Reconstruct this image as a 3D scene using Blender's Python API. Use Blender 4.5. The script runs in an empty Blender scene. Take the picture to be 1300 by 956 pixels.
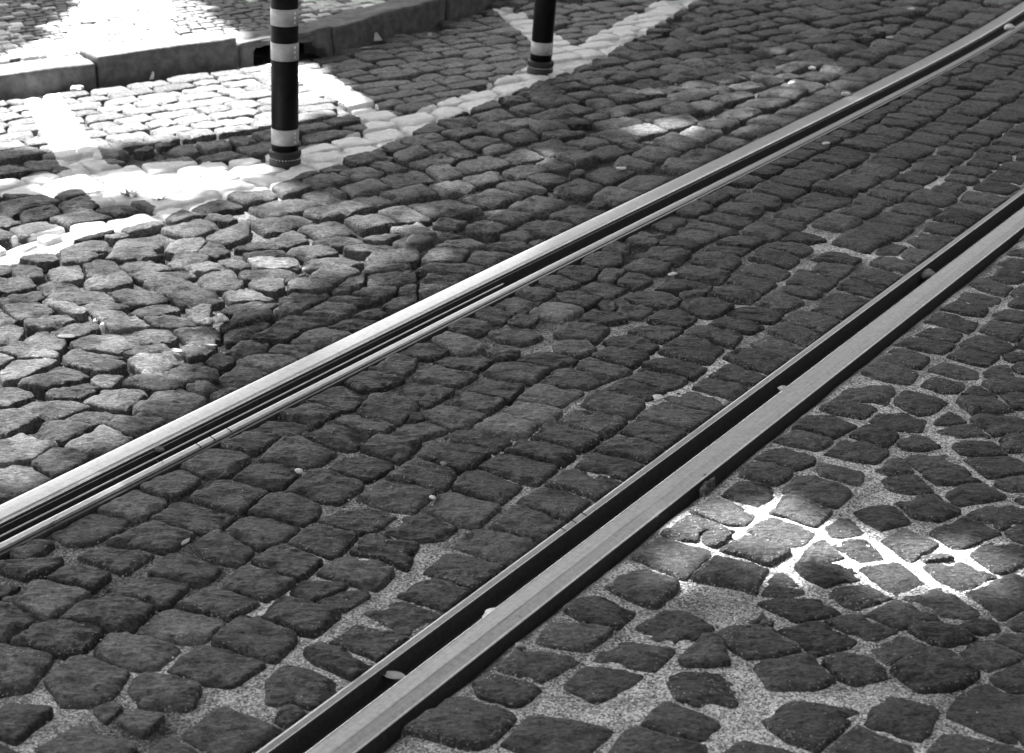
# outlines of the large setts, as (origin, polygons in units of 2 px)
TR = {}
TR[(0,677)] = """-8,18 39,15 33,22 16,26|50,12 72,5 97,12 78,22|94,24 110,10 139,20 128,31|70,4 100,-8 122,0 107,10|31,27 43,20 69,25 58,34|-8,28 12,31 4,37 -8,40|3,41 22,29 46,30 56,37 31,53|-10,43 8,44 22,50 20,56 2,67 -10,66|69,34 90,25 119,31 104,45|38,54 60,38 92,40 97,44 82,61 64,57|111,45 131,34 165,41 144,53 126,47|86,60 106,46 126,47 142,53 130,66 112,65|8,68 23,56 58,57 65,62 47,77 30,73|60,72 68,63 95,62 112,71 100,83 82,83 60,77|-10,68 20,73 32,77 18,95 -10,98|30,92 46,78 60,77 82,84 76,95 66,105 40,104|105,83 130,68 168,82 146,95 124,91|80,94 92,86 118,91 126,96 120,108 90,108"""
TR[(260,677)] = """-6,8 8,-2 33,6 22,18 2,14|53,5 68,-7 99,1 81,13|29,15 48,5 74,17 60,28 54,27|91,9 106,-2 135,5 128,21 114,15|72,24 84,14 112,17 120,22 108,34 96,31|10,33 25,20 57,29 41,41 28,38|54,36 64,29 90,31 88,34 68,41|72,42 88,36 103,35 104,38 89,47|38,49 48,39 84,48 84,51 70,62 58,61|3,67 25,50 57,61 56,66 44,79 20,71|102,48 122,42 132,42 150,50 134,64 118,57|80,67 96,57 128,64 130,66 114,80 100,74|64,75 74,70 106,82 98,92 72,82|40,92 52,83 70,87 86,95 70,108 40,105"""
TR[(520,677)] = """10,23 24,10 59,20 42,34 28,30|27,7 42,-4 74,3 80,8 62,19 48,14|-6,38 4,30 20,30 39,37 22,48|98,48 113,39 134,45 144,49 132,59 110,55|79,66 90,55 126,59 129,62 112,73 80,69|77,61 82,56 90,56 79,62|56,84 70,72 102,76 108,79 84,92 60,87|52,83 56,76 66,72 60,80|40,94 54,88 78,93 84,98 70,108 45,106|116,78 130,66 148,70 169,74 156,86 132,83|96,95 112,81 132,84 149,88 140,98 118,106"""
TR[(780,677)] = """10,14 28,2 40,2 61,9 62,12 45,27 28,21|-6,33 6,24 20,22 41,31 39,35 26,46 10,41|67,10 80,0 100,2 112,11 98,20 84,14|50,27 64,15 98,21 95,25 91,37 68,31|92,36 102,24 108,23 123,37 112,39 95,38|116,17 124,8 132,4 146,14 130,18|115,21 130,18 146,18 159,27 134,33 122,28|91,43 104,40 131,41 144,50 116,55|13,58 28,49 44,48 62,57 62,61 40,71 28,68|86,56 94,50 101,56 100,59 88,58|66,62 72,59 98,60 118,73 116,76 84,78 74,72|104,61 130,55 155,66 150,71 126,76 118,69|40,79 58,65 66,66 74,82 46,84|33,90 44,85 74,85 80,95 78,108 40,108|88,83 104,77 122,77 132,84 140,92 128,98 98,98|44,0 54,-5 76,0 68,7 62,8"""
TR[(1040,677)] = """8,6 18,2 30,3 43,15 27,18|40,4 54,-4 76,6 66,13 58,17|70,-2 94,-12 116,-1 92,8 86,9|96,12 106,4 130,4 138,12 127,20 115,26|25,22 36,17 52,17 72,33 49,39|66,20 76,17 90,17 116,27 92,36 76,29|64,15 68,11 82,13 86,16 68,18|5,36 18,30 30,30 48,40 24,46 16,45|24,50 36,42 50,41 74,52 76,55 56,59 50,60|50,40 78,33 105,50 96,53 76,52 66,45|92,36 124,24 133,28 140,40 120,54 114,54 104,44|3,55 18,51 26,51 50,61 40,68 26,66|57,61 76,57 88,60 102,67 82,72 70,70|86,58 98,54 110,55 116,60 108,65 96,62|33,72 42,66 52,64 74,72 60,75 44,82|82,72 96,68 108,68 132,78 108,86 92,80|46,86 60,78 74,75 88,79 102,91 88,98 64,100|2,81 14,76 32,79 46,89 24,95 12,90|108,90 118,83 134,82 140,98 118,104|119,56 128,49 140,46 142,61 126,61|110,68 118,63 126,62 142,63 140,78 120,71"""
TR[(0,487)] = """30,6 36,1 60,0 63,3 50,10 34,9|53,10 64,3 88,3 95,7 76,15 68,14|83,13 104,3 116,3 130,9 118,18 100,19|-10,3 10,3 22,9 4,15 -10,12|8,16 20,11 46,10 56,13 36,20 14,19|40,21 58,14 75,17 76,19 60,24|-10,18 10,17 28,19 10,30 -10,28|66,24 74,19 94,18 105,23 86,32|17,31 30,23 52,23 58,27 44,35 30,34|42,37 58,27 66,26 84,33 74,42 56,41|-8,36 12,31 36,36 20,46 2,49 -8,48|-8,30 2,29 9,32 0,35 -8,35|20,50 32,41 48,42 56,46 46,54 32,57|-8,54 6,51 24,53 33,58 16,66 2,66|-8,68 4,69 10,70 0,72 -8,74|85,62 100,54 118,54 127,57 124,63 108,72 98,68|57,77 72,66 86,66 107,73 106,76 88,84 72,80|33,93 46,80 56,78 80,84 76,90 58,98 44,99|106,47 126,40 148,42 158,46 143,58 128,57|97,84 112,73 133,76 149,83 135,94 112,89"""
TR[(260,487)] = """-8,72 2,62 16,61 39,67 36,71 22,80 4,77|45,17 58,11 66,11 86,16 70,25 56,21|63,9 76,2 88,1 99,9 100,13 88,16 74,12|98,16 106,8 118,7 136,11 132,18 122,24 108,21|21,28 36,22 60,22 67,27 54,33 36,30|8,36 18,30 40,31 48,34 30,42 16,40|62,33 78,24 104,30 105,33 94,40 80,38|80,24 90,19 121,24 114,31 104,30|36,47 50,34 60,34 82,42 66,52 52,48|116,30 130,24 146,24 155,28 132,34|98,40 108,33 130,32 136,36 126,48 118,46|78,53 92,42 100,41 120,46 118,52 100,60|19,60 30,50 52,49 62,55 50,64 36,64|53,67 66,54 74,53 100,59 99,64 84,74 72,72|116,60 124,54 134,48 146,49 160,55 150,67 132,62|98,71 112,62 132,63 147,68 132,80 116,77|26,80 36,71 52,69 72,77 70,84 60,88 44,82|73,86 86,80 108,79 122,83 104,95 90,92|9,93 22,84 44,83 60,89 52,96 38,104 22,100|112,94 126,83 140,81 160,89 152,97 134,99"""
TR[(520,487)] = """22,11 36,4 50,5 60,9 48,18 38,15|9,18 22,13 48,18 44,23 28,28 18,25|-4,1 10,-2 22,-1 28,4 12,13 0,9|-6,12 0,10 10,14 10,16 0,20 -8,18|69,9 80,0 98,1 110,4 96,12 88,12|60,17 70,10 86,12 96,16 94,20 84,25 78,24|42,26 56,18 66,18 82,26 72,33 52,29|109,11 118,5 132,5 149,12 140,20 126,18|93,23 105,16 130,20 137,24 122,33|76,32 90,24 100,25 118,33 119,36 104,42 92,37|24,33 34,28 46,29 64,35 56,42 38,37|8,46 16,37 28,36 50,42 48,45 34,55 18,51|60,42 72,34 84,35 102,41 104,44 95,50 76,45|44,51 58,44 66,44 92,51 92,54 80,63 68,60|26,64 38,54 44,54 71,63 58,75 42,70|9,79 22,68 30,68 57,77 42,90 24,86|69,74 84,65 112,70 114,74 100,86 84,80|88,63 96,55 106,54 132,57 134,64 118,73 108,68|52,90 66,78 76,79 99,88 88,98 76,96|106,52 119,43 134,45 149,52 138,60 124,56|118,42 132,33 148,35 161,41 152,49 138,45|36,3 48,-3 72,0 62,10"""
TR[(780,487)] = """15,22 28,11 36,11 62,19 50,29 34,26|31,7 44,2 54,3 73,10 63,18 46,14|5,29 14,23 24,24 45,30 33,39 20,35|50,1 60,-5 78,-2 87,3 78,9 66,6|-8,3 6,-3 34,3 20,9|113,27 122,20 138,19 154,26 140,33 126,29|101,35 114,29 132,31 139,35 128,41|89,46 100,39 112,39 128,46 126,50 116,54 100,49|77,56 86,50 104,51 113,55 112,58 102,63 90,60|68,69 80,60 92,61 104,66 102,70 92,77 80,74|48,80 60,72 72,73 88,81 88,84 82,89 66,87|30,94 46,83 56,84 76,92 72,97 52,101 40,100|106,68 114,60 132,60 151,69 141,78 126,75|98,81 110,70 132,75 138,81 128,90 114,85|84,92 98,83 106,83 128,93 120,101 108,102|70,53 78,48 83,49 74,55|52,66 60,58 64,62 58,69"""
TR[(1040,487)] = """0,50 28,55 29,58 25,64 14,60 0,57|10,8 16,1 46,0 48,5 42,13 24,10|0,15 14,8 37,15 28,21 12,19|46,10 54,4 82,8 82,10 72,18 62,19|31,22 40,16 56,18 68,22 65,29 50,28|64,1 72,-4 92,-1 92,4 78,5|20,32 28,27 46,28 51,33 42,40 32,36|4,43 14,36 24,35 45,43 36,49 20,47|70,25 82,17 94,23 84,25|50,37 56,30 64,30 77,39 66,41 54,40|88,10 94,8 110,8 123,16 108,18 98,18|90,5 96,1 102,0 114,7 100,8|104,-1 112,-5 134,-2 134,4 112,5|115,6 132,5 136,15 124,15|96,21 104,18 130,19 136,30 110,32|75,29 82,26 98,25 109,33 94,34 86,35|114,35 122,32 136,31 138,41 120,42|84,39 92,36 110,36 120,44 100,45 90,44|53,46 60,42 80,43 92,52 78,53 66,54|36,54 44,48 53,47 60,55 46,57|92,47 100,45 122,45 134,50 132,57 108,59|66,56 74,53 92,53 104,61 86,63 74,62|39,60 46,57 62,57 73,67 58,68 44,66|81,69 90,64 104,63 119,71 104,74 88,76|111,63 120,60 136,57 138,68 120,67|21,76 30,73 40,74 34,77|22,81 34,76 48,76 59,87 38,92 28,86|48,75 60,74 62,71 76,70 90,80 76,86 62,84|94,81 106,76 122,75 138,80 128,89 117,92|4,90 14,83 20,84 30,93 18,97 8,96|118,93 130,88 140,90 140,100 126,101|124,72 136,71 140,80 128,76"""
TR[(0,297)] = """13,17 20,13 34,12 37,16 24,19|7,22 12,19 20,18 27,23 27,27 12,28|30,24 36,20 50,19 53,23 52,28 36,30|53,19 62,16 72,17 77,22 62,26 55,25|76,18 84,15 92,15 109,21 96,23 82,22|54,30 62,26 78,25 84,31 70,34 56,34|-8,28 19,28 22,32 12,35 -8,35|24,33 34,29 44,29 53,34 40,36 28,35|82,25 92,24 120,23 124,25 110,29 92,29|92,32 98,28 116,29 128,32 124,36 104,37|107,18 112,12 118,11 132,15 130,18 112,20|112,21 124,19 132,18 145,22 130,24|69,36 78,34 92,35 110,41 98,44 82,43|106,38 112,36 130,35 144,41 130,44 114,44|0,40 8,37 26,37 28,41 18,44 2,44|30,38 36,36 68,36 72,42 56,43 34,42|2,46 12,44 26,44 34,49 24,53 12,54|26,43 32,42 38,42 57,50 50,53 40,50|48,45 54,43 70,43 82,46 66,49 58,51|82,49 90,46 104,44 114,49 100,52 88,52|118,47 126,45 134,45 132,56 124,55|60,52 68,50 82,51 96,58 86,60 72,61|92,54 100,52 114,52 124,57 108,59 98,58|16,56 26,53 42,52 47,55 30,60 18,59|32,60 42,57 60,56 63,60 50,65 38,64|76,62 86,60 106,59 112,66 96,69 84,67|110,60 118,58 140,59 140,65 120,67|-8,52 0,49 10,55 0,59 -8,59|-8,60 4,58 15,60 12,68 -8,70|13,68 24,61 32,62 42,68 38,74 24,73|44,68 56,64 74,64 90,69 74,75 54,72|0,74 12,70 24,71 39,77 30,81 10,78|40,77 48,72 58,73 78,77 62,80 44,81|78,75 90,71 104,70 110,74 92,76|114,73 122,69 136,66 136,73 120,79|46,83 56,80 74,79 80,82 66,88 54,86|82,80 92,74 104,73 118,79 106,85 94,88|0,88 12,79 24,78 37,83 22,90 4,93|12,94 32,84 42,84 57,87 50,94 30,98|58,92 66,88 78,90 72,95 62,97|100,87 116,81 136,80 138,88 118,94|78,93 88,89 102,88 118,94 106,100|-8,77 0,76 12,78 0,84 -8,84|68,14 76,8 96,11 104,14 92,16 76,15|40,12 54,12 66,13 54,18 40,18|42,8 52,3 68,5 69,10 56,12 44,11|70,10 76,4 100,3 104,9 90,12|105,10 110,3 128,2 134,9 120,11"""
TR[(260,297)] = """20,8 36,4 60,2 65,5 48,8 30,9|25,11 34,9 48,10 54,14 40,15 28,14|52,10 60,8 76,7 84,12 72,15 56,14|69,4 80,1 92,2 101,5 86,7 74,6|89,9 98,7 116,7 128,8 112,11 96,11|100,4 110,0 124,1 112,5|9,18 14,15 24,17 29,20 24,23 14,22|28,16 36,15 56,15 61,19 50,21 34,21|62,18 72,15 88,15 100,18 86,21 68,21|-4,28 6,24 18,24 24,31 20,35 2,34|20,25 28,23 50,22 60,25 48,28 26,28|65,27 74,22 90,21 98,24 86,28 70,29|28,31 38,29 50,30 52,34 44,37 32,35|52,32 58,28 72,30 81,34 66,36 54,36|11,38 20,35 32,36 43,41 28,42 16,42|48,40 58,36 70,36 80,37 68,43 52,43|80,37 92,28 101,25 101,30 92,36|94,37 104,33 120,32 122,35 110,40 100,39|78,41 88,38 104,38 111,40 98,43 84,43|102,29 106,25 132,22 134,29 118,32 106,32|103,15 108,11 134,9 136,15 120,19 108,18|100,23 106,18 130,19 128,22 110,25|11,47 20,42 38,43 47,45 36,48 18,49|44,47 54,44 66,45 60,49 48,51|62,50 76,43 90,43 96,46 84,52 70,52|10,58 20,50 38,47 44,51 32,56 12,62|11,62 22,56 38,54 41,57 26,66 14,67|42,57 54,51 74,51 80,54 66,59 54,59|27,66 40,58 54,58 60,61 50,67 40,66|55,68 68,59 84,59 95,63 82,69|76,59 88,53 104,52 112,54 100,60 86,60|94,52 104,48 118,47 110,54|112,47 122,40 134,39 136,44 122,48|12,75 24,67 36,66 40,69 38,74 24,76|38,74 48,69 66,69 74,72 62,78 50,75|21,80 32,76 52,76 58,79 44,84 30,83|0,80 8,75 16,76 19,79 12,84 2,83|10,90 22,82 36,84 42,89 30,95 18,95|-4,62 2,59 10,65 4,70 -4,68|88,91 96,86 116,86 126,91 112,97 98,97|104,84 118,76 134,76 133,84 124,89|122,74 132,68 146,67 157,71 146,77 132,77|122,35 130,31 140,31 136,37 126,38|0,4 10,4 16,11 8,14 -4,12"""
TR[(520,297)] = """17,8 24,4 40,3 48,6 36,8 22,8|48,7 58,4 74,5 78,8 68,10 54,9|8,15 14,9 30,8 38,10 34,16 20,18|35,16 40,10 62,10 66,13 56,19 44,18|4,22 14,17 36,18 48,20 40,25 24,24|5,30 14,23 32,23 40,26 28,32 14,31|-2,34 6,30 18,31 25,33 18,37 2,37|-6,41 0,38 12,39 4,44 -6,46|79,28 88,25 98,26 108,31 98,34 86,32|94,24 104,19 116,20 123,23 112,29 102,28|107,15 118,10 134,12 134,18 124,22 116,19|120,8 128,4 140,6 138,11 126,11|65,36 72,33 84,33 92,36 84,41 72,39|50,44 62,38 74,39 84,42 74,49 60,47|75,48 84,43 100,44 110,48 98,54 86,52|40,49 48,46 60,48 70,51 58,57 46,54|24,58 34,53 48,54 52,58 44,63 32,62|60,54 68,50 82,52 78,57 66,59|50,62 62,57 76,59 84,64 72,68 58,66|15,66 24,62 38,65 48,70 36,74 22,71|16,80 26,76 40,75 54,80 44,86 28,84|2,89 14,82 24,83 42,88 30,95 12,93|44,85 56,80 76,81 90,85 78,93 60,91|68,79 80,74 98,75 109,80 96,84 84,82|80,91 96,84 106,84 128,90 114,96 98,97|92,62 100,56 114,57 126,59 118,67 106,67|92,70 98,67 112,68 118,73 106,77 94,75|94,39 104,34 114,35 122,40 112,46 100,44|107,34 116,30 128,31 138,34 126,40 114,37|104,82 116,78 130,82 140,86 128,90 114,86|115,78 128,71 142,72 152,76 140,83 126,81|108,53 118,48 136,50 138,54 122,56|119,26 126,21 140,24 136,31 124,30|118,42 130,42 138,47 126,49|48,70 60,69 70,75 60,79 52,78"""
TR[(780,297)] = """-6,67 2,63 16,64 28,70 20,75 2,72|7,40 14,36 32,36 42,41 34,46 20,44|5,21 14,16 22,15 35,19 30,24 14,23|-4,27 4,24 16,24 24,28 14,34 2,31|14,12 26,8 40,9 48,11 40,18 24,15|26,35 34,28 44,28 62,31 50,35 38,36|40,25 48,20 58,20 73,24 66,30 52,29|50,16 58,11 70,12 80,15 74,21 60,19|28,6 36,3 46,3 56,5 48,9 36,8|8,3 16,-2 32,0 26,6 14,5|59,8 66,6 78,7 86,8 78,13 66,11|86,14 94,9 104,10 117,15 110,20 98,17|78,23 88,17 98,18 113,24 104,28 92,26|72,29 80,25 92,26 103,30 94,37 84,34|59,38 68,33 76,33 92,38 86,43 74,41|42,38 52,34 62,33 58,38 46,41|43,45 48,40 60,41 75,45 64,52 52,50|21,53 30,48 42,48 52,52 44,58 30,56|10,60 20,57 32,57 44,60 34,68 22,65|-6,50 2,50 11,55 4,60 -6,61|42,63 52,58 60,58 81,63 74,71 62,67|60,57 66,51 76,52 94,57 86,62 72,60|71,51 78,46 92,46 108,50 100,55 86,53|90,43 100,37 106,37 120,43 108,48 98,46|29,73 42,65 50,65 69,72 60,80 44,78|19,82 30,78 42,79 58,83 50,90 34,87|9,91 18,85 30,86 46,91 38,98 22,96|60,90 72,82 84,83 100,90 92,94 80,95|70,77 80,72 90,72 112,79 100,88 86,84|88,69 94,65 104,65 123,71 114,77 102,74|98,61 106,57 116,57 131,64 122,70 110,65|104,54 118,48 130,50 145,55 134,62 120,58|102,35 110,32 120,32 132,36 130,41 116,38|110,30 117,22 132,23 142,29 134,35 122,33|94,8 104,4 116,4 126,8 120,13 106,10|104,2 112,-3 130,0 134,3 122,5|66,4 76,0 96,3 88,7 74,6|40,0 52,-4 66,0 58,4 46,3|-6,45 6,42 24,47 16,52 2,50|-4,34 2,31 11,34 4,41 -6,40|-6,84 0,84 9,88 2,91 -6,90|-6,6 6,7 16,8 6,12 -6,11"""
TR[(1040,297)] = """-6,46 8,36 18,35 35,41 20,53 2,49|-6,22 2,16 14,17 22,20 13,27 2,24|-4,14 6,11 16,12 26,15 20,19 6,17|10,32 18,28 28,28 43,33 36,39 22,36|21,26 30,21 40,21 54,27 44,33 32,29|33,18 38,15 48,15 62,20 54,23 42,22|52,12 56,7 74,12 66,18 56,15|56,2 66,-3 88,2 74,10 64,7|34,9 44,4 56,6 50,12 40,12|113,18 120,14 136,14 138,21 120,22|118,12 124,8 138,7 138,13 126,14|105,27 114,22 124,22 134,27 124,31 112,29|96,31 102,27 112,28 123,33 118,38 106,35|86,41 92,35 102,36 116,40 112,46 98,44|77,47 86,42 100,44 107,47 104,52 90,50|66,55 76,50 86,51 101,55 96,62 82,59|61,63 70,59 80,59 91,63 88,68 78,67|46,69 56,65 72,65 87,69 78,75 62,72|35,80 46,72 56,72 70,79 64,85 50,83|27,88 36,81 46,82 63,88 58,95 42,93|121,36 128,33 140,34 138,40 126,40|108,52 116,47 124,47 138,50 134,56 120,55|120,44 124,41 138,41 138,46 124,46|102,60 110,54 120,55 135,60 126,67 112,64|88,69 98,64 108,64 125,71 116,75 104,74|81,77 92,71 100,72 115,77 106,83 92,80|68,86 78,80 88,81 104,86 100,91 84,90|101,88 110,84 120,83 124,89 112,91|116,77 122,74 136,75 134,80 122,80|122,84 128,79 140,80 138,88 126,87|124,70 130,66 140,67 138,73"""
import bpy, bmesh, math, random
import numpy as np
from mathutils import Vector, Matrix

rng = np.random.default_rng(11)
random.seed(11)
SC = bpy.context.scene
COL = SC.collection
R_ = math.radians

# ------------------------------------------------------------------ camera maths
F, CX, CY, HOR, H = 2300.0, 650.0, 433.5, -460.0, 1.70
PITCH = math.atan2(CY - HOR, F)

def G(u, v, z=0.0):
    """where the sight line through a spot of the photo meets the level z"""
    x, y = u - CX, v - CY
    cp, sp = math.cos(PITCH), math.sin(PITCH)
    dx, dy, dz = x, F * cp - y * sp, -F * sp - y * cp
    t = (H - z) / -dz
    return np.array([dx * t, dy * t])

def proj(p):
    cp, sp = math.cos(PITCH), math.sin(PITCH)
    x, y, z = p[..., 0], p[..., 1], p[..., 2] - H
    d = y * cp - z * sp
    return np.stack([CX + F * x / d, CY - F * (y * sp + z * cp) / d], -1)

cam = bpy.data.objects.new('camera', bpy.data.cameras.new('camera'))
COL.objects.link(cam)
cam.location = (0, 0, H)
cam.rotation_euler = (math.pi / 2 - PITCH, 0, 0)
cam.data.sensor_width = 36
cam.data.lens = 36 * F / 1300
cam.data.shift_y = -(478 - CY) / 1300
cam.data.clip_start = 0.05
cam.data.clip_end = 2000
cam.data.dof.use_dof = True
cam.data.dof.focus_distance = 4.3
cam.data.dof.aperture_fstop = 8.0
SC.camera = cam

# ------------------------------------------------------------------ helpers
def link(name, verts, faces, mat, parent=None, smooth=True, attrs=None):
    me = bpy.data.meshes.new(name)
    me.from_pydata([tuple(map(float, v)) for v in verts], [], [tuple(map(int, f)) for f in faces])
    me.update()
    for k, a in (attrs or {}).items():
        at = me.attributes.new(k, 'FLOAT', 'POINT')
        at.data.foreach_set('value', np.asarray(a, np.float32))
    if smooth:
        me.polygons.foreach_set('use_smooth', [True] * len(me.polygons))
    me.materials.append(mat)
    o = bpy.data.objects.new(name, me)
    COL.objects.link(o)
    if parent is not None:
        o.parent = parent
    return o

def link_bm(name, bm, mat, parent=None, smooth=True):
    me = bpy.data.meshes.new(name)
    bmesh.ops.recalc_face_normals(bm, faces=bm.faces)
    bm.to_mesh(me); bm.free()
    if smooth:
        me.polygons.foreach_set('use_smooth', [True] * len(me.polygons))
    me.materials.append(mat)
    o = bpy.data.objects.new(name, me)
    COL.objects.link(o)
    if parent is not None:
        o.parent = parent
    return o

def tag(o, label, cat, group=None):
    o['label'] = label; o['category'] = cat
    if group: o['group'] = group
    return o

def struct(o, kind='structure'):
    o['kind'] = kind
    return o

def empty(name, loc, rot=(0, 0, 0)):
    o = bpy.data.objects.new(name, None)
    COL.objects.link(o)
    o.location = loc; o.rotation_euler = rot
    return o

def _h(ix, iy, seed):
    h = (ix.astype(np.int64) * 374761393 + iy.astype(np.int64) * 668265263 + seed * 1442695041) & 0xffffffff
    h = ((h ^ (h >> 13)) * 1274126177) & 0xffffffff
    h = ((h ^ (h >> 16)) * 2246822519) & 0xffffffff
    return ((h ^ (h >> 15)) & 0xffff) / 32767.5 - 1.0

def vn(x, y, seed=0):
    ix, iy = np.floor(x), np.floor(y)
    fx, fy = x - ix, y - iy
    fx = fx * fx * (3 - 2 * fx); fy = fy * fy * (3 - 2 * fy)
    a, b = _h(ix, iy, seed), _h(ix + 1, iy, seed)
    c, d = _h(ix, iy + 1, seed), _h(ix + 1, iy + 1, seed)
    return (a * (1 - fx) + b * fx) * (1 - fy) + (c * (1 - fx) + d * fx) * fy

def fbm(x, y, seed=0, n=3):
    r, a = 0, 1.0
    for i in range(n):
        r = r + a * vn(x * 2 ** i, y * 2 ** i, seed + 7 * i); a *= .5
    return r

def inside(P, poly):
    """even-odd test of many points"""
    x, y = P[:, 0], P[:, 1]
    r = np.zeros(len(P), bool)
    n = len(poly)
    for i in range(n):
        x1, y1 = poly[i]; x2, y2 = poly[(i + 1) % n]
        if y1 == y2: continue
        c = ((y1 > y) != (y2 > y)) & (x < (x2 - x1) * (y - y1) / (y2 - y1) + x1)
        r ^= c
    return r

# ------------------------------------------------------------------ materials
def mat(name):
    m = bpy.data.materials.new(name); m.use_nodes = True
    nt = m.node_tree; nt.nodes.clear()
    out = nt.nodes.new('ShaderNodeOutputMaterial')
    b = nt.nodes.new('ShaderNodeBsdfPrincipled')
    nt.links.new(b.outputs[0], out.inputs[0])
    return m, nt, b

class NB:
    def __init__(s, nt):
        s.nt = nt
        s.tc = s.n('ShaderNodeTexCoord')
    def n(s, t, **kw):
        x = s.nt.nodes.new(t)
        for k, v in kw.items():
            setattr(x, k, v)
        return x
    def lk(s, a, b): s.nt.links.new(a, b)
    def put(s, v, sock):
        if hasattr(v, 'is_output') or hasattr(v, 'links'): s.lk(v, sock)
        else: sock.default_value = v
    def attr(s, name): return s.n('ShaderNodeAttribute', attribute_name=name).outputs['Fac']
    def mp(s, scale=(1, 1, 1), rot=(0, 0, 0)):
        m = s.n('ShaderNodeMapping')
        s.lk(s.tc.outputs['Object'], m.inputs['Vector'])
        m.inputs['Scale'].default_value = scale; m.inputs['Rotation'].default_value = rot
        return m.outputs[0]
    def noise(s, scale, detail=4, rough=.55, vec=None, dist=0):
        x = s.n('ShaderNodeTexNoise')
        s.lk(vec or s.tc.outputs['Object'], x.inputs['Vector'])
        x.inputs['Scale'].default_value = scale; x.inputs['Detail'].default_value = detail
        x.inputs['Roughness'].default_value = rough; x.inputs['Distortion'].default_value = dist
        return x.outputs['Fac']
    def voro(s, scale, out='Distance', vec=None):
        x = s.n('ShaderNodeTexVoronoi')
        s.lk(vec or s.tc.outputs['Object'], x.inputs['Vector'])
        x.inputs['Scale'].default_value = scale
        return x.outputs[out]
    def m(s, op, a, b=0.0, c=None):
        x = s.n('ShaderNodeMath', operation=op)
        s.put(a, x.inputs[0]); s.put(b, x.inputs[1])
        if c is not None: s.put(c, x.inputs[2])
        return x.outputs[0]
    def rg(s, v, a, b, c=0.0, d=1.0, smooth=False):
        x = s.n('ShaderNodeMapRange', interpolation_type='SMOOTHSTEP' if smooth else 'LINEAR')
        s.put(v, x.inputs[0])
        for i, k in enumerate((a, b, c, d)): s.put(k, x.inputs[1 + i])
        return x.outputs[0]
    def mix(s, f, a, b):
        x = s.n('ShaderNodeMix', data_type='FLOAT')
        s.put(f, x.inputs[0]); s.put(a, x.inputs[2]); s.put(b, x.inputs[3])
        return x.outputs[0]
    def col(s, v, b):
        x = s.n('ShaderNodeCombineColor')
        for i in range(3): s.lk(v, x.inputs[i])
        s.lk(x.outputs[0], b.inputs['Base Color'])
    def bump(s, hgt, b, strength=.5, dist=.01):
        x = s.n('ShaderNodeBump')
        s.lk(hgt, x.inputs['Height'])
        x.inputs['Strength'].default_value = strength; x.inputs['Distance'].default_value = dist
        s.lk(x.outputs[0], b.inputs['Normal'])

def stone_mat(name='sett_stone'):
    m, nt, b = mat(name); k = NB(nt)
    tone, edge, paint, dust = k.attr('tone'), k.attr('edge'), k.attr('paint'), k.attr('dust')
    st = k.mp((1, 2.3, 1), (0, 0, R_(-14)))          # cleft grain of the stone
    n1 = k.noise(26, 6, .62)
    n2 = k.noise(60, 7, .68, st, .6)
    n3 = k.noise(340, 3, .65)
    n4 = k.noise(120, 5, .7, None, .4)
    nb = k.m('ADD', k.m('MULTIPLY', n2, .45), k.m('ADD', k.m('MULTIPLY', n4, .35), k.m('MULTIPLY', n3, .20)))
    v = k.m('MULTIPLY', tone, k.rg(n1, .3, .7, .70, 1.32))
    v = k.m('MULTIPLY', v, k.m('MULTIPLY', k.rg(n2, .36, .66, .58, 1.60), k.rg(n4, .36, .66, .76, 1.32)))
    v = k.m('MULTIPLY', v, k.rg(n3, .32, .68, .80, 1.22))
    # pale streaks and scuffs
    scr = k.rg(k.noise(38, 8, .72, st, 1.2), .58, .74, 0, .6)
    v = k.mix(scr, v, k.m('ADD', k.m('MULTIPLY', tone, 2.2), .02))
    # grit lying on the stone, mostly near joints
    gr = k.voro(300, 'Color')
    sep = k.n('ShaderNodeSeparateColor'); k.lk(gr, sep.inputs[0])
    grit = k.m('MULTIPLY', k.m('GREATER_THAN', sep.outputs[0], k.rg(k.m('ADD', dust, k.m('MULTIPLY', k.noise(9, 4, .6), .5)), .45, 1.6, 1.02, .62)), .55)
    v = k.mix(grit, v, k.rg(sep.outputs[1], 0, 1, .14, .42))
    # worn paint
    wear = k.m('ADD', k.m('MULTIPLY', k.noise(34, 6, .7), .75), k.m('MULTIPLY', k.noise(160, 4, .7, st), .45))
    pm = k.rg(k.m('SUBTRACT', k.m('MULTIPLY', paint, 2.0), wear), .02, .18)
    pv = k.rg(k.noise(50, 5, .6), .3, .7, .74, .94)
    v = k.mix(pm, v, pv)
    k.col(v, b)
    b.inputs['Roughness'].default_value = .62
    rr = k.rg(nb, .36, .66, .70, .47); k.lk(rr, b.inputs['Roughness'])
    k.lk(k.m('ADD', k.rg(nb, .40, .64, .08, .60), k.m('MULTIPLY', pm, .1)), b.inputs['Specular IOR Level'])
    hg = k.m('ADD', k.m('MULTIPLY', n2, 1.0), k.m('ADD', k.m('MULTIPLY', n1, .8), k.m('MULTIPLY', n4, .28)))
    hg = k.m('ADD', hg, k.m('MULTIPLY', grit, .12))
    k.bump(hg, b, 1.0, .016)
    return m

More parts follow.
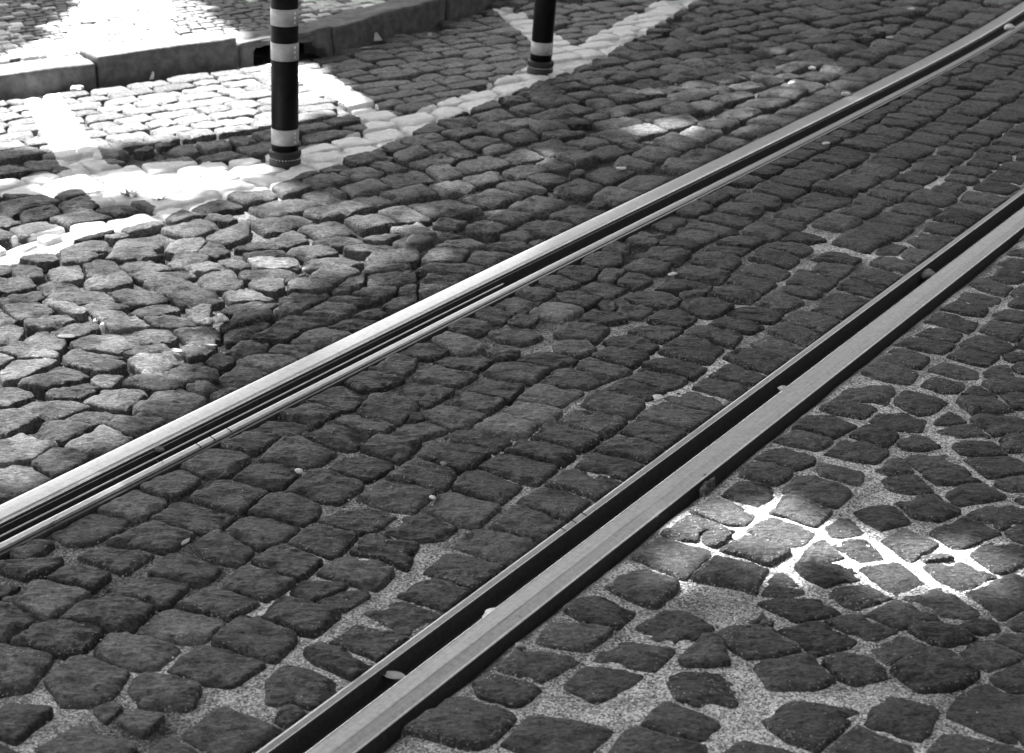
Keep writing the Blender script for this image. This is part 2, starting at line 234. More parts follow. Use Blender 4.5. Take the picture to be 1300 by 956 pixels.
def sand_mat():
    m, nt, b = mat('joint_sand'); k = NB(nt)
    tone, paint = k.attr('tone'), k.attr('paint')
    vc = k.voro(290, 'Color')
    sep = k.n('ShaderNodeSeparateColor'); k.lk(vc, sep.inputs[0])
    n1 = k.noise(24, 5, .6)
    v = k.m('MULTIPLY', tone, k.rg(sep.outputs[0], 0, 1, .16, 1.8))
    v = k.m('MULTIPLY', v, k.rg(n1, .3, .7, .6, 1.35))
    v = k.mix(k.m('GREATER_THAN', sep.outputs[2], .93), v, k.m('ADD', k.m('MULTIPLY', tone, 1.8), .05))
    pm = k.rg(k.m('SUBTRACT', k.m('MULTIPLY', paint, 1.2), k.noise(50, 5, .7)), .2, .5)
    v = k.mix(pm, v, k.rg(n1, .3, .7, .5, .85))
    k.col(v, b)
    b.inputs['Roughness'].default_value = .9
    b.inputs['Specular IOR Level'].default_value = .25
    hg = k.m('ADD', k.m('MULTIPLY', k.voro(240), -1.0), k.m('MULTIPLY', n1, 2.0))
    k.bump(hg, b, .9, .004)
    return m

def plain(name, v, rough=.7, spec=.4, nscale=60, amp=.35, metal=0.0, bump=.3, bd=.004):
    m, nt, b = mat(name); k = NB(nt)
    n = k.noise(nscale, 6, .62)
    k.col(k.rg(n, .28, .72, v * (1 - amp), v * (1 + amp)), b)
    b.inputs['Roughness'].default_value = rough
    b.inputs['Specular IOR Level'].default_value = spec
    b.inputs['Metallic'].default_value = metal
    if bump: k.bump(n, b, bump, bd)
    return m

def attr_mat(name, rough=.7, nscale=60, amp=.35, spec=.4):
    m, nt, b = mat(name); k = NB(nt)
    n = k.noise(nscale, 6, .62)
    k.col(k.m('MULTIPLY', k.attr('tone'), k.rg(n, .28, .72, 1 - amp, 1 + amp)), b)
    b.inputs['Roughness'].default_value = rough
    b.inputs['Specular IOR Level'].default_value = spec
    k.bump(n, b, .4, .004)
    return m

def steel(name, base, rough, ang, streak=.035):
    m, nt, b = mat(name); k = NB(nt)
    vec = k.mp((1, 26, 26), (0, 0, 0))
    r = k.n('ShaderNodeVectorRotate', rotation_type='Z_AXIS')
    k.lk(k.tc.outputs['Object'], r.inputs['Vector']); r.inputs['Angle'].default_value = -ang
    vm = k.n('ShaderNodeMapping'); k.lk(r.outputs[0], vm.inputs['Vector'])
    vm.inputs['Scale'].default_value = (2.2, 70, 70)
    n = k.noise(3.0, 6, .65, vm.outputs[0])
    sp = k.noise(90, 5, .7)
    fine = k.noise(900, 2, .5)
    v = k.m('MULTIPLY', k.rg(n, .34, .66, base * .84, base * 1.10), k.rg(sp, .3, .6, .74, 1.0))
    v = k.m('MULTIPLY', v, k.rg(fine, .3, .7, .93, 1.05))
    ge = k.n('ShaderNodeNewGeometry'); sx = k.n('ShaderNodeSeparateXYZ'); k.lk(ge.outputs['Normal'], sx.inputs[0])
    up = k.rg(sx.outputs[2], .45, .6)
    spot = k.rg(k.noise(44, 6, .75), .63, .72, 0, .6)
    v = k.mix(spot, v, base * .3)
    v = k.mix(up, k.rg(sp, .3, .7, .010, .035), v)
    k.col(v, b)
    k.lk(k.mix(up, .9, k.m('ADD', k.rg(n, .3, .7, rough - streak, rough + streak), k.m('MULTIPLY', spot, .25))), b.inputs['Roughness'])
    k.lk(up, b.inputs['Metallic'])
    k.bump(k.m('ADD', k.m('MULTIPLY', n, .5), k.m('MULTIPLY', sp, .6)), b, .05, .001)
    return m

# ------------------------------------------------------------------ track geometry: s along, t across
D = np.array([.54428, .83890]); D /= np.linalg.norm(D)
N = np.array([-D[1], D[0]])
O = G(520, 857)
RANG = math.atan2(D[1], D[0])
TLS = [-6, -2, 0, 1, 2, 3, 4, 5, 5.6, 6.2, 6.8, 8, 14]
TLT = [1.14, 1.122, 1.116, 1.111, 1.104, 1.090, 1.079, 1.073, 1.077, 1.100, 1.138, 1.24, 1.9]
_ss = np.linspace(-6, 14, 401)
_tt = np.interp(_ss, TLS, TLT)
_k = np.ones(25) / 25
_tt = np.convolve(np.pad(_tt, 12, 'edge'), _k, 'valid')
def tl(s): return np.interp(s, _ss, _tt)
def W(s, t):
    s, t = np.asarray(s, float), np.asarray(t, float)
    return O + s[..., None] * D + t[..., None] * N
def ST(P):
    q = P - O
    return q @ D, q @ N

# kerb foot line (ground level)
KPX = [(0, 124), (125, 108), (304, 82), (425, 66), (568, 24), (640, -2)]
KP = [G(*p) for p in KPX]
KP = [KP[0] - 3.2 * (KP[1] - KP[0]) / np.linalg.norm(KP[1] - KP[0])] + KP
dk = (KP[-1] - KP[-2]); dk /= np.linalg.norm(dk)
KP = np.array(KP + [KP[-1] + 3.5 * dk])
KL = np.vstack([KP, KP[-1] + np.array([-9, 9.]), KP[0] + np.array([-9, 9.])])    # all of the pavement side

# ------------------------------------------------------------------ coverage raster
X0, Y0, RES = -5.0, .8, .006
NX, NY = int(10.5 / RES), int(11.4 / RES)
cover = np.zeros((NY, NX), np.uint8)
gx = X0 + (np.arange(NX) + .5) * RES
gy = Y0 + (np.arange(NY) + .5) * RES
def cells(poly):
    lo, hi = poly.min(0), poly.max(0)
    i0, i1 = max(0, int((lo[0] - X0) / RES)), min(NX, int((hi[0] - X0) / RES) + 2)
    j0, j1 = max(0, int((lo[1] - Y0) / RES)), min(NY, int((hi[1] - Y0) / RES) + 2)
    if i0 >= i1 or j0 >= j1: return None
    XX, YY = np.meshgrid(gx[i0:i1], gy[j0:j1])
    m = inside(np.stack([XX.ravel(), YY.ravel()], 1), poly).reshape(XX.shape)
    return (slice(j0, j1), slice(i0, i1)), m
XX, YY = np.meshgrid(gx, gy)
_P = np.stack([XX.ravel(), YY.ravel()], 1)
_s, _t = ST(_P)
cover[((_t > -.068) & (_t < .078)).reshape(NY, NX)] = 2
_tl = tl(_s)
cover[((_t > _tl - .170) & (_t < _tl + .006)).reshape(NY, NX)] = 2
cover[inside(_P, KL).reshape(NY, NX)] = 3

# painted lines on the road, each outline as seen, laid on the ground
PAINT = [
 [(900, -8), (884, 0), (772, 67), (708, 94), (600, 137), (553, 152), (508, 173), (466, 194), (414, 211), (383, 219), (331, 243), (300, 246), (245, 262), (198, 279), (141, 292), (90, 305), (56, 322), (0, 332), (-330, 425),
  (-330, 400), (0, 311), (50, 296), (85, 287), (135, 283), (180, 270), (203, 262), (181, 252), (127, 262), (104, 241), (70, 246), (0, 244), (-330, 262),
  (-330, 244), (0, 229), (68, 219), (141, 211), (260, 203), (300, 203), (341, 200), (390, 188), (466, 166), (508, 149), (600, 116), (729, 60), (831, 4), (850, -8)],
 [(622, 8), (655, 11), (729, 60), (704, 76)],
 [(330, 78), (395, 90), (418, 97), (494, 142), (508, 150), (472, 166), (438, 131), (400, 112)],
 [(20, 105), (60, 100), (119, 185), (135, 212), (105, 216), (79, 212), (66, 187)],
]
PAINT = [np.array([G(*p) for p in q]) for q in PAINT]
paint = np.zeros((NY, NX), np.float32)
for q in PAINT:
    c = cells(q)
    if c: paint[c[0]][c[1]] = 1
def box(a, r):
    for ax in (0, 1):
        c = np.cumsum(np.pad(a, [(r + 1, r) if i == ax else (0, 0) for i in (0, 1)], 'edge'), ax)
        n = a.shape[ax]
        a = (np.take(c, range(2 * r + 1, 2 * r + 1 + n), ax) - np.take(c, range(0, n), ax)) / (2 * r + 1)
    return a
paint = box(box(paint, 2), 2)
def samp(a, P):
    i = np.clip(((P[:, 0] - X0) / RES).astype(int), 0, NX - 1)
    j = np.clip(((P[:, 1] - Y0) / RES).astype(int), 0, NY - 1)
    ok = (P[:, 0] > X0) & (P[:, 0] < X0 + NX * RES) & (P[:, 1] > Y0) & (P[:, 1] < Y0 + NY * RES)
    return np.where(ok, a[j, i], 0)

# ------------------------------------------------------------------ lay the setts
def zone(c):
    s, t = ST(c[None]); s, t = s[0], t[0]
    return 'R' if t < 0 else ('M' if t < tl(s) - .1 else 'L')
setts = []                      # (outline, near?)
def area(p): return .5 * abs(np.dot(p[:, 0], np.roll(p[:, 1], -1)) - np.dot(p[:, 1], np.roll(p[:, 0], -1)))
def lay(p, near, most, mark=True):
    s, t = ST(p); a = tl(s); zc_ = zone(p.mean(0)); g = .006
    if zc_ == 'R': t = np.minimum(t, -.0665 - g)
    elif zc_ == 'M': t = np.clip(t, .0725 + g, a - .1655 - g)
    else: t = np.maximum(t, a + g + .002)
    p = W(s, t)
    if area(p) < .0012: return False
    c = cells(p)
    if c is None or not c[1].any(): return False
    n = c[1].sum()
    if (cover[c[0]][c[1]] > 0).sum() > most * n: return False
    if mark: cover[c[0]][c[1]] |= 1
    setts.append((p, near))
    return True
for (ox, oy), txt in TR.items():
    for q in txt.split('|'):
        p = np.array([G(ox + 2 * float(a.split(',')[0]), oy + 2 * float(a.split(',')[1])) for a in q.split()])
        lay(p, True, .40)
N_TR = len(setts)

def quad(c, ex, ey, a, b, jit, bow=0.0):
    k = rng.normal(0, jit, (4, 2)) * np.array([a, b])
    sg = np.array([(-.5, -.5), (.5, -.5), (.5, .5), (-.5, .5)]) * (a, b) + k
    return c + sg[:, :1] * ex + sg[:, 1:] * ey

def courses(ang, w, l, org, iu, iv, test, jit=.09, most=.10, gap=.955, wander=.02):
    """rows of setts; rows run along ang, w is the row depth, l the sett length"""
    ex = np.array([math.cos(ang), math.sin(ang)]); ey = np.array([-ex[1], ex[0]])
    v = iv[0]
    while v < iv[1]:
        ww = w * rng.uniform(.86, 1.16)
        u = iu[0] + rng.uniform(0, l)
        while u < iu[1]:
            ll = l * rng.uniform(.68, 1.34)
            wob = wander * vn(np.array([u * 1.3]), np.array([v * 3]), 5)[0]
            c = org + (u + ll / 2) * ex + (v + ww / 2 + wob) * ey
            if test(c) and X0 < c[0] < X0 + NX * RES and Y0 < c[1] < Y0 + NY * RES:
                p = quad(c, ex, ey, ll * gap, ww * gap, jit * .7)
                if not lay(p, False, most):
                    p2 = c + (p - c) * .78 + rng.normal(0, .01, 2)
                    lay(p2, False, most * .8)
            u += ll
        v += ww
def seen(c):
    u, v = proj(np.array([c[0], c[1], 0.0]))
    if (1025 < u < 1165 and v < 332) or (588 < u < 716 and 398 < v < 468): return False
    return -4 < u < 1300 and 300 < v < 862
def sc(c):
    s, t = ST(c[None]); return s[0], t[0]
# between the rails and right of them: columns along the rail
courses(RANG, .155, .125, O, (-4.5, 10), (.085, .95), lambda c: zone(c) == 'M' and not seen(c), .10, .10)
courses(RANG, .16, .13, O, (-4.5, 10), (-4.0, -.085), lambda c: zone(c) == 'R' and not seen(c), .13, .10)
# two columns beside the far rail
def nl(c):
    s, t = sc(c); return zone(c) == 'L' and t - tl(s) < .33 and not seen(c)
for s0 in np.arange(-4.5, 10, .5):
    tt0 = float(tl(s0 + .25))
    a2 = RANG + math.atan2(float(tl(s0 + .5) - tl(s0)), .5)
    courses(a2, .15, .15, W(s0, tt0), (0, .5), (.012, .31), nl, .11, .12)
# thin courses along the kerb
def dkerb(c):
    d = 9
    for a, b in zip(KP[:-1], KP[1:]):
        e = b - a; u = np.clip(np.dot(c - a, e) / np.dot(e, e), 0, 1)
        d = min(d, np.linalg.norm(c - a - u * e))
    return d
KA = math.atan2(*(KP[4] - KP[1])[::-1])
courses(KA, .105, .15, KP[2], (-5, 6), (-.98, .1), lambda c: zone(c) == 'L' and dkerb(c) < .95, .10, .12)
# the rest of the carriageway
courses(KA + R_(4), .135, .15, KP[2], (-5, 7), (-7, .1), lambda c: zone(c) == 'L' and not seen(c), .15, .13, .93, .06)
# small stones that close the gaps
for it in range(9000):
    c = np.array([rng.uniform(-3.4, 4.2), rng.uniform(1.6, 10.2)])
    z = zone(c)
    if z == 'R' and (seen(c) or rng.random() < .8): continue
    if z == 'M' and seen(c) and rng.random() < .6: continue
    a = rng.uniform(.05, .10)
    if samp(cover, c[None])[0]: continue
    lay(quad(c, D, N, a, a * rng.uniform(.7, 1.1), .12), False, .06)
print('setts', N_TR, len(setts))

# pale setts, the upper right ones with sun-fleck light put into their tone
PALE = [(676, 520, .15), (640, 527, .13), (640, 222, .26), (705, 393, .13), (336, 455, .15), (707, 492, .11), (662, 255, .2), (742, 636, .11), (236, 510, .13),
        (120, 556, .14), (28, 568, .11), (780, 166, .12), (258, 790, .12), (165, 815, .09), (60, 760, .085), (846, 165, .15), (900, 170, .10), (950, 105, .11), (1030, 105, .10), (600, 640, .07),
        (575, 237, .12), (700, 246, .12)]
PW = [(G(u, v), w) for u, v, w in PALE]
FL = [0, .22, .42, .6, .75, .86, .925, .960, .983, .997, 1.005]
DR = [0, 0, 0, 0, .0002, .0007, .0016, .0032, .0066, .0160, .085]
FL2 = [0, .35, .62, .80, .91, .962, .992, 1.005]
DR2 = [0, 0, .0001, .0005, .0018, .0044, .0140, .085]
S30, C30 = math.sin(R_(14)), math.cos(R_(14))
# every sett grows until it nearly meets its neighbours
outs = []
for p, near in setts:
    M = 44 if near else 24
    c0 = p.mean(0); z = zone(c0)
    q = np.vstack([p, p[:1]]); L = np.r_[0, np.cumsum(np.linalg.norm(np.diff(q, axis=0), axis=1))]
    u = np.linspace(0, L[-1], M, endpoint=False)
    b = np.stack([np.interp(u, L, q[:, i]) for i in (0, 1)], 1)
    b = (np.roll(b, 1, 0) + 3 * b + np.roll(b, -1, 0)) / 5
    b = b.mean(0) + (b - b.mean(0)) * ({'L': 1.13, 'M': 1.15, 'R': 1.10}[z] if near else 1.07)
    c = b.mean(0); ph = rng.uniform(0, 50); th = np.arange(M) / M * 2 * math.pi
    rn = 1 + .022 * vn(np.cos(th) * 2.2 + ph, np.sin(th) * 2.2, 3) + .022 * vn(np.cos(th) * 6 + ph, np.sin(th) * 6, 4)
    d = (b - c) * rn[:, None]
    s_, t_ = ST(c + d); a_ = tl(s_)
    if z == 'R': t_ = np.minimum(t_, -.082)
    elif z == 'M': t_ = np.clip(t_, .0765, a_ - .1700)
    else: t_ = np.maximum(t_, a_ + .006)
    outs.append([c, W(s_, t_) - c, ph])
QR = .004
QX, QY = int(10.5 / QR), int(11.4 / QR)
own = np.full((QY, QX), -1, np.int32); best = np.full((QY, QX), 9e9, np.float32)
for k, (c, d, ph) in enumerate(outs):
    poly = c + d; lo, hi = poly.min(0), poly.max(0)
    i0, i1 = max(0, int((lo[0] - X0) / QR)), min(QX, int((hi[0] - X0) / QR) + 2)
    j0, j1 = max(0, int((lo[1] - Y0) / QR)), min(QY, int((hi[1] - Y0) / QR) + 2)
    if i0 >= i1 or j0 >= j1: continue
    xx, yy = np.meshgrid(X0 + (np.arange(i0, i1) + .5) * QR, Y0 + (np.arange(j0, j1) + .5) * QR)
    m = inside(np.stack([xx.ravel(), yy.ravel()], 1), poly).reshape(xx.shape)
    cov = d.T @ d / len(d) + np.eye(2) * 1e-6
    iv = np.linalg.inv(cov)
    ax_, ay_ = xx - c[0], yy - c[1]
    q2 = iv[0, 0] * ax_ ** 2 + 2 * iv[0, 1] * ax_ * ay_ + iv[1, 1] * ay_ ** 2
    B = best[j0:j1, i0:i1]; w = m & (q2 < B)
    B[w] = q2[w]; own[j0:j1, i0:i1][w] = k
for k in range(len(outs)):
    c, d, ph = outs[k]; M = len(d)
    f = np.linspace(.30, 1.0, 29)
    P = c + d[:, None] * f[None, :, None]
    i = np.clip(((P[..., 0] - X0) / QR).astype(int), 0, QX - 1); j = np.clip(((P[..., 1] - Y0) / QR).astype(int), 0, QY - 1)
    o = own[j, i]
    bad = (o != k) & (o >= 0)
    first = np.where(bad.any(1), bad.argmax(1), len(f) - 1)
    ff = f[np.maximum(first - 1, 0)]
    ln = np.linalg.norm(d, axis=1)
    ff = np.where(bad.any(1), ff - .0035 / ln, ff)
    ff = np.minimum(ff, (np.roll(ff, 1) + 2 * ff + np.roll(ff, -1)) / 4 + .01)
    outs[k][1] = d * np.clip(ff, .25, 1)[:, None]
def build_setts(name, items, material):
    V, FC, A = [], [], {k: [] for k in ('tone', 'edge', 'paint', 'dust')}
    off = 0
    for p, near, *key in items:
        fl, dr = (FL, DR) if near else (FL2, DR2)
        c0 = p.mean(0)
        size = math.sqrt(area(p))
        z = zone(c0)
        c, d, ph = outs[key[0]]; M = len(d)
        if z == 'L':
            tilt = rng.normal(0, .040, 2); hz = rng.normal(.001, .0035); dome = rng.uniform(.0, .004) * size / .13; amp = 1.25
            tilt[1] += .015
            if (ST(c[None])[1] - tl(ST(c[None])[0]))[0] < .22: tilt *= .35; hz = rng.normal(-.002, .002)
            if dkerb(c) < .95: tilt *= .35; hz = rng.normal(0, .002); dome = rng.uniform(0, .002); amp = .8
            if samp(paint, c[None])[0] > .5: tilt *= .3; amp = .6; dome = .0005; hz = rng.normal(0, .0015)
        elif z == 'M':
            tilt = rng.normal(0, .030, 2); hz = rng.normal(0, .0028); dome = rng.uniform(-.001, .0025) * size / .13; amp = 1.0
        else:
            tilt = rng.normal(0, .035, 2); hz = rng.normal(0, .003); dome = rng.uniform(.0005, .005) * size / .13; amp = .9
        pm = samp(paint, c[None])[0]
        k = min(1.3, max(.45, size / .12))
        vs, ed = [np.r_[c, 0]], [0]
        for f, r in zip(fl[1:], dr[1:]):
            xy = c + d * f
            zz = tilt[0] * d[:, 0] * f + tilt[1] * d[:, 1] * f - r * (k if r < .08 else 1)
            vs.append(np.c_[xy, zz]); ed += [f] * M
        vs = np.vstack([vs[0][None], *vs[1:]])
        x, y = vs[:, 0] + ph, vs[:, 1] + ph
        uu, vv = x * C30 - y * S30, x * S30 + y * C30
        e = np.array(ed)
        rel = .0013 * fbm(x * 11, y * 11, 1, 3) + .0019 * (1 - 2 * np.abs(fbm(uu * 13, vv * 42, 2, 3))) + .0011 * vn(x * 90, y * 90, 9)
        chip = np.clip(fbm(x * 22, y * 22, 8, 2) - .35, 0, 1) * np.clip((e - .55) / .3, 0, 1) * .018
        vs[:, 2] += hz + dome * (1 - e ** 2) + amp * rel - chip * amp
        V.append(vs)
        n = len(fl) - 1
        for i in range(M): FC.append((off, off + 1 + i, off + 1 + (i + 1) % M))
        for r in range(n - 1):
            a0 = off + 1 + r * M
            for i in range(M):
                j = (i + 1) % M
                FC.append((a0 + i, a0 + M + i, a0 + M + j, a0 + j))
        off += len(vs)
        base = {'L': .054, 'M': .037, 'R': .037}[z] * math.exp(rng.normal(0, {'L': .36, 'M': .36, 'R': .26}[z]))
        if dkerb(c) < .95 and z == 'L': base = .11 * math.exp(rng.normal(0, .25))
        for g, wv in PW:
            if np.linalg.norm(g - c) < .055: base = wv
        du = {'L': .02, 'M': .10, 'R': .16}[z] + rng.normal(0, .10)
        if z == 'M': du -= .12 * (ST(c[None])[1][0] > .6)
        A['tone'].append(np.full(len(vs), base)); A['edge'].append(e)
        A['paint'].append(samp(paint, vs[:, :2]))
        A['dust'].append(du + .35 * np.clip((e - .6) / .4, 0, 1))
    return link(name, np.vstack(V), FC, material, None, True, {k: np.concatenate(v) for k, v in A.items()})

M_SETT = stone_mat()
lots = {'R': [], 'M': [], 'L': [], 'P': []}
for n_it, it in enumerate(setts):
    it = (*it, n_it)
    c = it[0].mean(0)
    zz = zone(c)
    if zz == 'L' and samp(paint, c[None])[0] > .55: zz = 'P'
    lots[zz].append(it)
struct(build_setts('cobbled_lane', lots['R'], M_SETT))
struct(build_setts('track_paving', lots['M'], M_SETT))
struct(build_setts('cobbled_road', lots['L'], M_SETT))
struct(build_setts('painted_road_line', lots['P'], M_SETT))

# ------------------------------------------------------------------ sand in the joints, ground below
M_SAND = sand_mat()
def axis(parts):
    a = []
    for lo, hi, st in parts: a += list(np.arange(lo, hi - 1e-6, st))
    return np.array(a + [parts[-1][1]])
SS = axis([(-6, -1.2, .08), (-1.2, 3.2, .018), (3.2, 9, .035), (9, 14, .25)])
def sheet(name, tf, nt_axis, zfun, tonefun):
    S, U = np.meshgrid(SS, nt_axis, indexing='ij')
    T = tf(S, U)
    P = W(S, T).reshape(-1, 2)
    z = zfun(S, T).ravel() + .011 * samp(paint, P) + .0035 * fbm(P[:, 0] * 9, P[:, 1] * 9, 21, 3) + .0012 * vn(P[:, 0] * 60, P[:, 1] * 60, 22)
    nS, nU = S.shape
    idx = np.arange(nS * nU).reshape(nS, nU)
    F_ = np.stack([idx[:-1, :-1], idx[1:, :-1], idx[1:, 1:], idx[:-1, 1:]], -1).reshape(-1, 4)
    return struct(link(name, np.c_[P, z], F_, M_SAND, None, True, {'tone': tonefun(S, T).ravel(), 'paint': samp(paint, P)}))
def tone_R(S, T):
    P = W(S, T).reshape(-1, 2)
    n = fbm(P[:, 0] * 4, P[:, 1] * 4, 31, 3).reshape(S.shape)
    edge = np.clip((-T - .080) / .045 + .4 * vn(P[:, 0] * 14, P[:, 1] * 14, 33).reshape(S.shape), 0, 1)
    return np.clip(.28 + .09 * n, .12, .5) * (.08 + .92 * edge)
def tone_M(S, T):
    P = W(S, T).reshape(-1, 2)
    n = fbm(P[:, 0] * 5, P[:, 1] * 5, 32, 3).reshape(S.shape)
    f = np.clip((.80 - T) / .55, 0, 1)
    edge = np.clip(np.minimum(T - .07, tl(S) - .17 - T) / .04, .25, 1)
    return np.clip((.12 + .20 * f) * (1 + .75 * n), .035, .5) * edge
def tone_L(S, T):
    P = W(S, T).reshape(-1, 2)
    n = fbm(P[:, 0] * 5, P[:, 1] * 5, 34, 3).reshape(S.shape)
    return np.clip(.055 * (1 + 1.3 * n), .02, .2)
sheet('joint_sand_lane', lambda S, U: -.0655 - U, axis([(0, 2.2, .018), (2.2, 8, .25)]), lambda S, T: -.0085 - .032 * np.clip(1 - (-T - .0655) / .028, 0, 1), tone_R)
sheet('joint_sand_track', lambda S, U: .0725 + U * (tl(S) - .1655 - .0725), np.linspace(0, 1, 52), lambda S, T: -.0165 + .006 * np.clip((.55 - T) / .4, 0, 1), tone_M)
sheet('joint_sand_road', lambda S, U: tl(S) + .001 + U, axis([(0, 3.6, .026), (3.6, 9, .25)]), lambda S, T: np.full(S.shape, -.026), tone_L)
M_EARTH = plain('earth', .16, .9, .2, 3, .3, bump=.4, bd=.05)
struct(link('ground', [(-400, -400, -.11), (400, -400, -.11), (400, 400, -.11), (-400, 400, -.11)], [(0, 1, 2, 3)], M_EARTH))

# loose grains of grit lying in the joints
def grains(n):
    V, FC, T = [], [], []
    off = 0
    base = np.array([(1, 0, 0), (0, 1, 0), (-1, 0, 0), (0, -1, 0), (0, 0, 1), (0, 0, -1)], float)
    fs = [(0, 1, 4), (1, 2, 4), (2, 3, 4), (3, 0, 4), (1, 0, 5), (2, 1, 5), (3, 2, 5), (0, 3, 5)]
    uv = np.c_[rng.uniform(-60, 1360, n), 960 - 760 * rng.random(n) ** 1.25]
    pts = np.array([G(u, v) for u, v in uv])
    cv = samp(cover, pts)
    s, t = ST(pts)
    prob = np.where(t < 0, .9, np.where(t < tl(s) - .1, np.clip(.95 - .75 * t, .12, .9), .10))
    nz = fbm(pts[:, 0] * 5, pts[:, 1] * 5, 44, 2)
    prob = np.where((t < 0) & (t > -.098), 0, prob)
    keep = (rng.random(n) < np.where(cv == 0, prob, np.where(cv == 1, prob * .035, 0)) * np.clip(.75 + nz, 0.05, 1))
    for p, c, tt, ss in zip(pts[keep], cv[keep], t[keep], s[keep]):
        r = rng.uniform(.0009, .0021) * (1.6 if rng.random() < .05 else 1)
        if c == 1: r *= .8
        z = (-.0085 if tt < 0 else (-.0125 if tt < tl(ss) - .1 else -.02)) if c == 0 else .004
        m = base * rng.uniform(.6, 1.25, (6, 1)) * r
        a = rng.uniform(0, 6.28)
        rot = np.array([[math.cos(a), -math.sin(a), 0], [math.sin(a), math.cos(a), 0], [0, 0, .8]])
        V.append(m @ rot.T + np.r_[p, z + r * .5])
        FC += [tuple(i + off for i in f) for f in fs]
        T += [float(np.clip(rng.choice([.12, .3, .42, .6], p=[.3, .35, .25, .1]) * rng.uniform(.8, 1.2), .05, .8))] * 6
        off += 6
    o = link('sand_grains', np.vstack(V), FC, attr_mat('grit', .8, 300, .2), None, False, {'tone': T})
    struct(o, 'stuff')
    print('grains', len(T) // 6)
grains(52000)

# ------------------------------------------------------------------ rails
M_HEAD = steel('polished_steel', .42, .36, RANG, .05)
M_HEAD2 = steel('worn_grey_steel', .48, .44, RANG, .05)
M_LIP = steel('worn_steel', .34, .40, RANG, .05)
M_GROOVE = plain('groove_dirt', .018, .85, .2, 80, .5)
M_CUT = plain('cut_dark', .01, .8, .2)
def sweep(name, path, profile, material, parent, closed=True):
    """path: (xy, left normal); profile: (t, z)"""
    n = len(profile)
    V, FC = [], []
    for xy, nn in path:
        for t, z in profile: V.append((*(xy + t * nn), z))
    for i in range(len(path) - 1):
        for j in range(n if closed else n - 1):
            k = (j + 1) % n
            FC.append((i * n + j, i * n + k, (i + 1) * n + k, (i + 1) * n + j))
    if closed:
        FC.append(tuple(range(n))); FC.append(tuple(range((len(path) - 1) * n, len(path) * n))[::-1])
    o = link(name, V, FC, material, parent, False)
    bm = bmesh.new(); bm.from_mesh(o.data); bmesh.ops.recalc_face_normals(bm, faces=bm.faces); bm.to_mesh(o.data); bm.free()
    return o
sp = np.arange(-5.9, 13.9, .06)
pathR = [(W(s, 0.0), N) for s in sp]
pathL = []
for s in sp:
    a = W(s - .05, tl(s - .05)); b = W(s + .05, tl(s + .05)); e = (b - a) / np.linalg.norm(b - a)
    pathL.append((W(s, tl(s)), np.array([-e[1], e[0]])))
rr = empty('tram_rail', (0, 0, 0))
tag(rr, 'nearer tram rail on the right with a wide black groove and flat grey head', 'tram rail', 'rails of the tram track')
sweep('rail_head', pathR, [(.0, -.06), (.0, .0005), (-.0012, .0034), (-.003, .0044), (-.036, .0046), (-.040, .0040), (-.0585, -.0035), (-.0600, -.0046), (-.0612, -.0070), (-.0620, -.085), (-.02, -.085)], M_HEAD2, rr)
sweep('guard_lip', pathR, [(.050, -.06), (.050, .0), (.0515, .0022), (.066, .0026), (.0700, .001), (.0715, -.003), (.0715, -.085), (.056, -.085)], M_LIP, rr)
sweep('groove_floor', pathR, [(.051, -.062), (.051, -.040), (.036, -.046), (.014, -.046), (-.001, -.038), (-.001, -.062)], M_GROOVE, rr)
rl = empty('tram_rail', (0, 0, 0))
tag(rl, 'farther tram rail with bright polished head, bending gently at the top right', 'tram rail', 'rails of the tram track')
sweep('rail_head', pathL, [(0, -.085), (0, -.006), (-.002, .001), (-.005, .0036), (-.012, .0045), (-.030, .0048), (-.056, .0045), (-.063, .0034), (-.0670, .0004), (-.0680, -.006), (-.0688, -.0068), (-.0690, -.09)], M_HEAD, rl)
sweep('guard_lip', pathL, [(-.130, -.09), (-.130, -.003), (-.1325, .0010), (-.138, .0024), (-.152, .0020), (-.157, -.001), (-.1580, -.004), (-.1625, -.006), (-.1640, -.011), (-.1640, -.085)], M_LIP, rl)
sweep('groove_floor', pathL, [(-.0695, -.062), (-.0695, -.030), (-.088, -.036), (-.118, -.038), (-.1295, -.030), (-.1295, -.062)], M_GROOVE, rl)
M_EDGE = steel('edge_steel', .92, .42, RANG, .05)
for path, par, prof in ((pathR, rr, [(.0002, .0008), (-.0010, .0042), (-.0026, .0050), (-.0026, .0040), (-.0004, -.001)]), (pathR, rr, [(.0497, .0), (.0510, .0030), (.0526, .0031), (.0526, .0020), (.0500, -.001)]),
                        (pathR, rr, [(-.0585, -.0030), (-.0598, -.0036), (-.0612, -.0056), (-.0606, -.0062), (-.0590, -.0045)]),
                        (pathL, rl, [(-.0632, .0039), (-.0650, .0035), (-.0674, .0010), (-.0690, -.0022), (-.0682, -.0024), (-.0664, .0002)])):
    sweep('worn_edge', path, prof, M_EDGE, par)
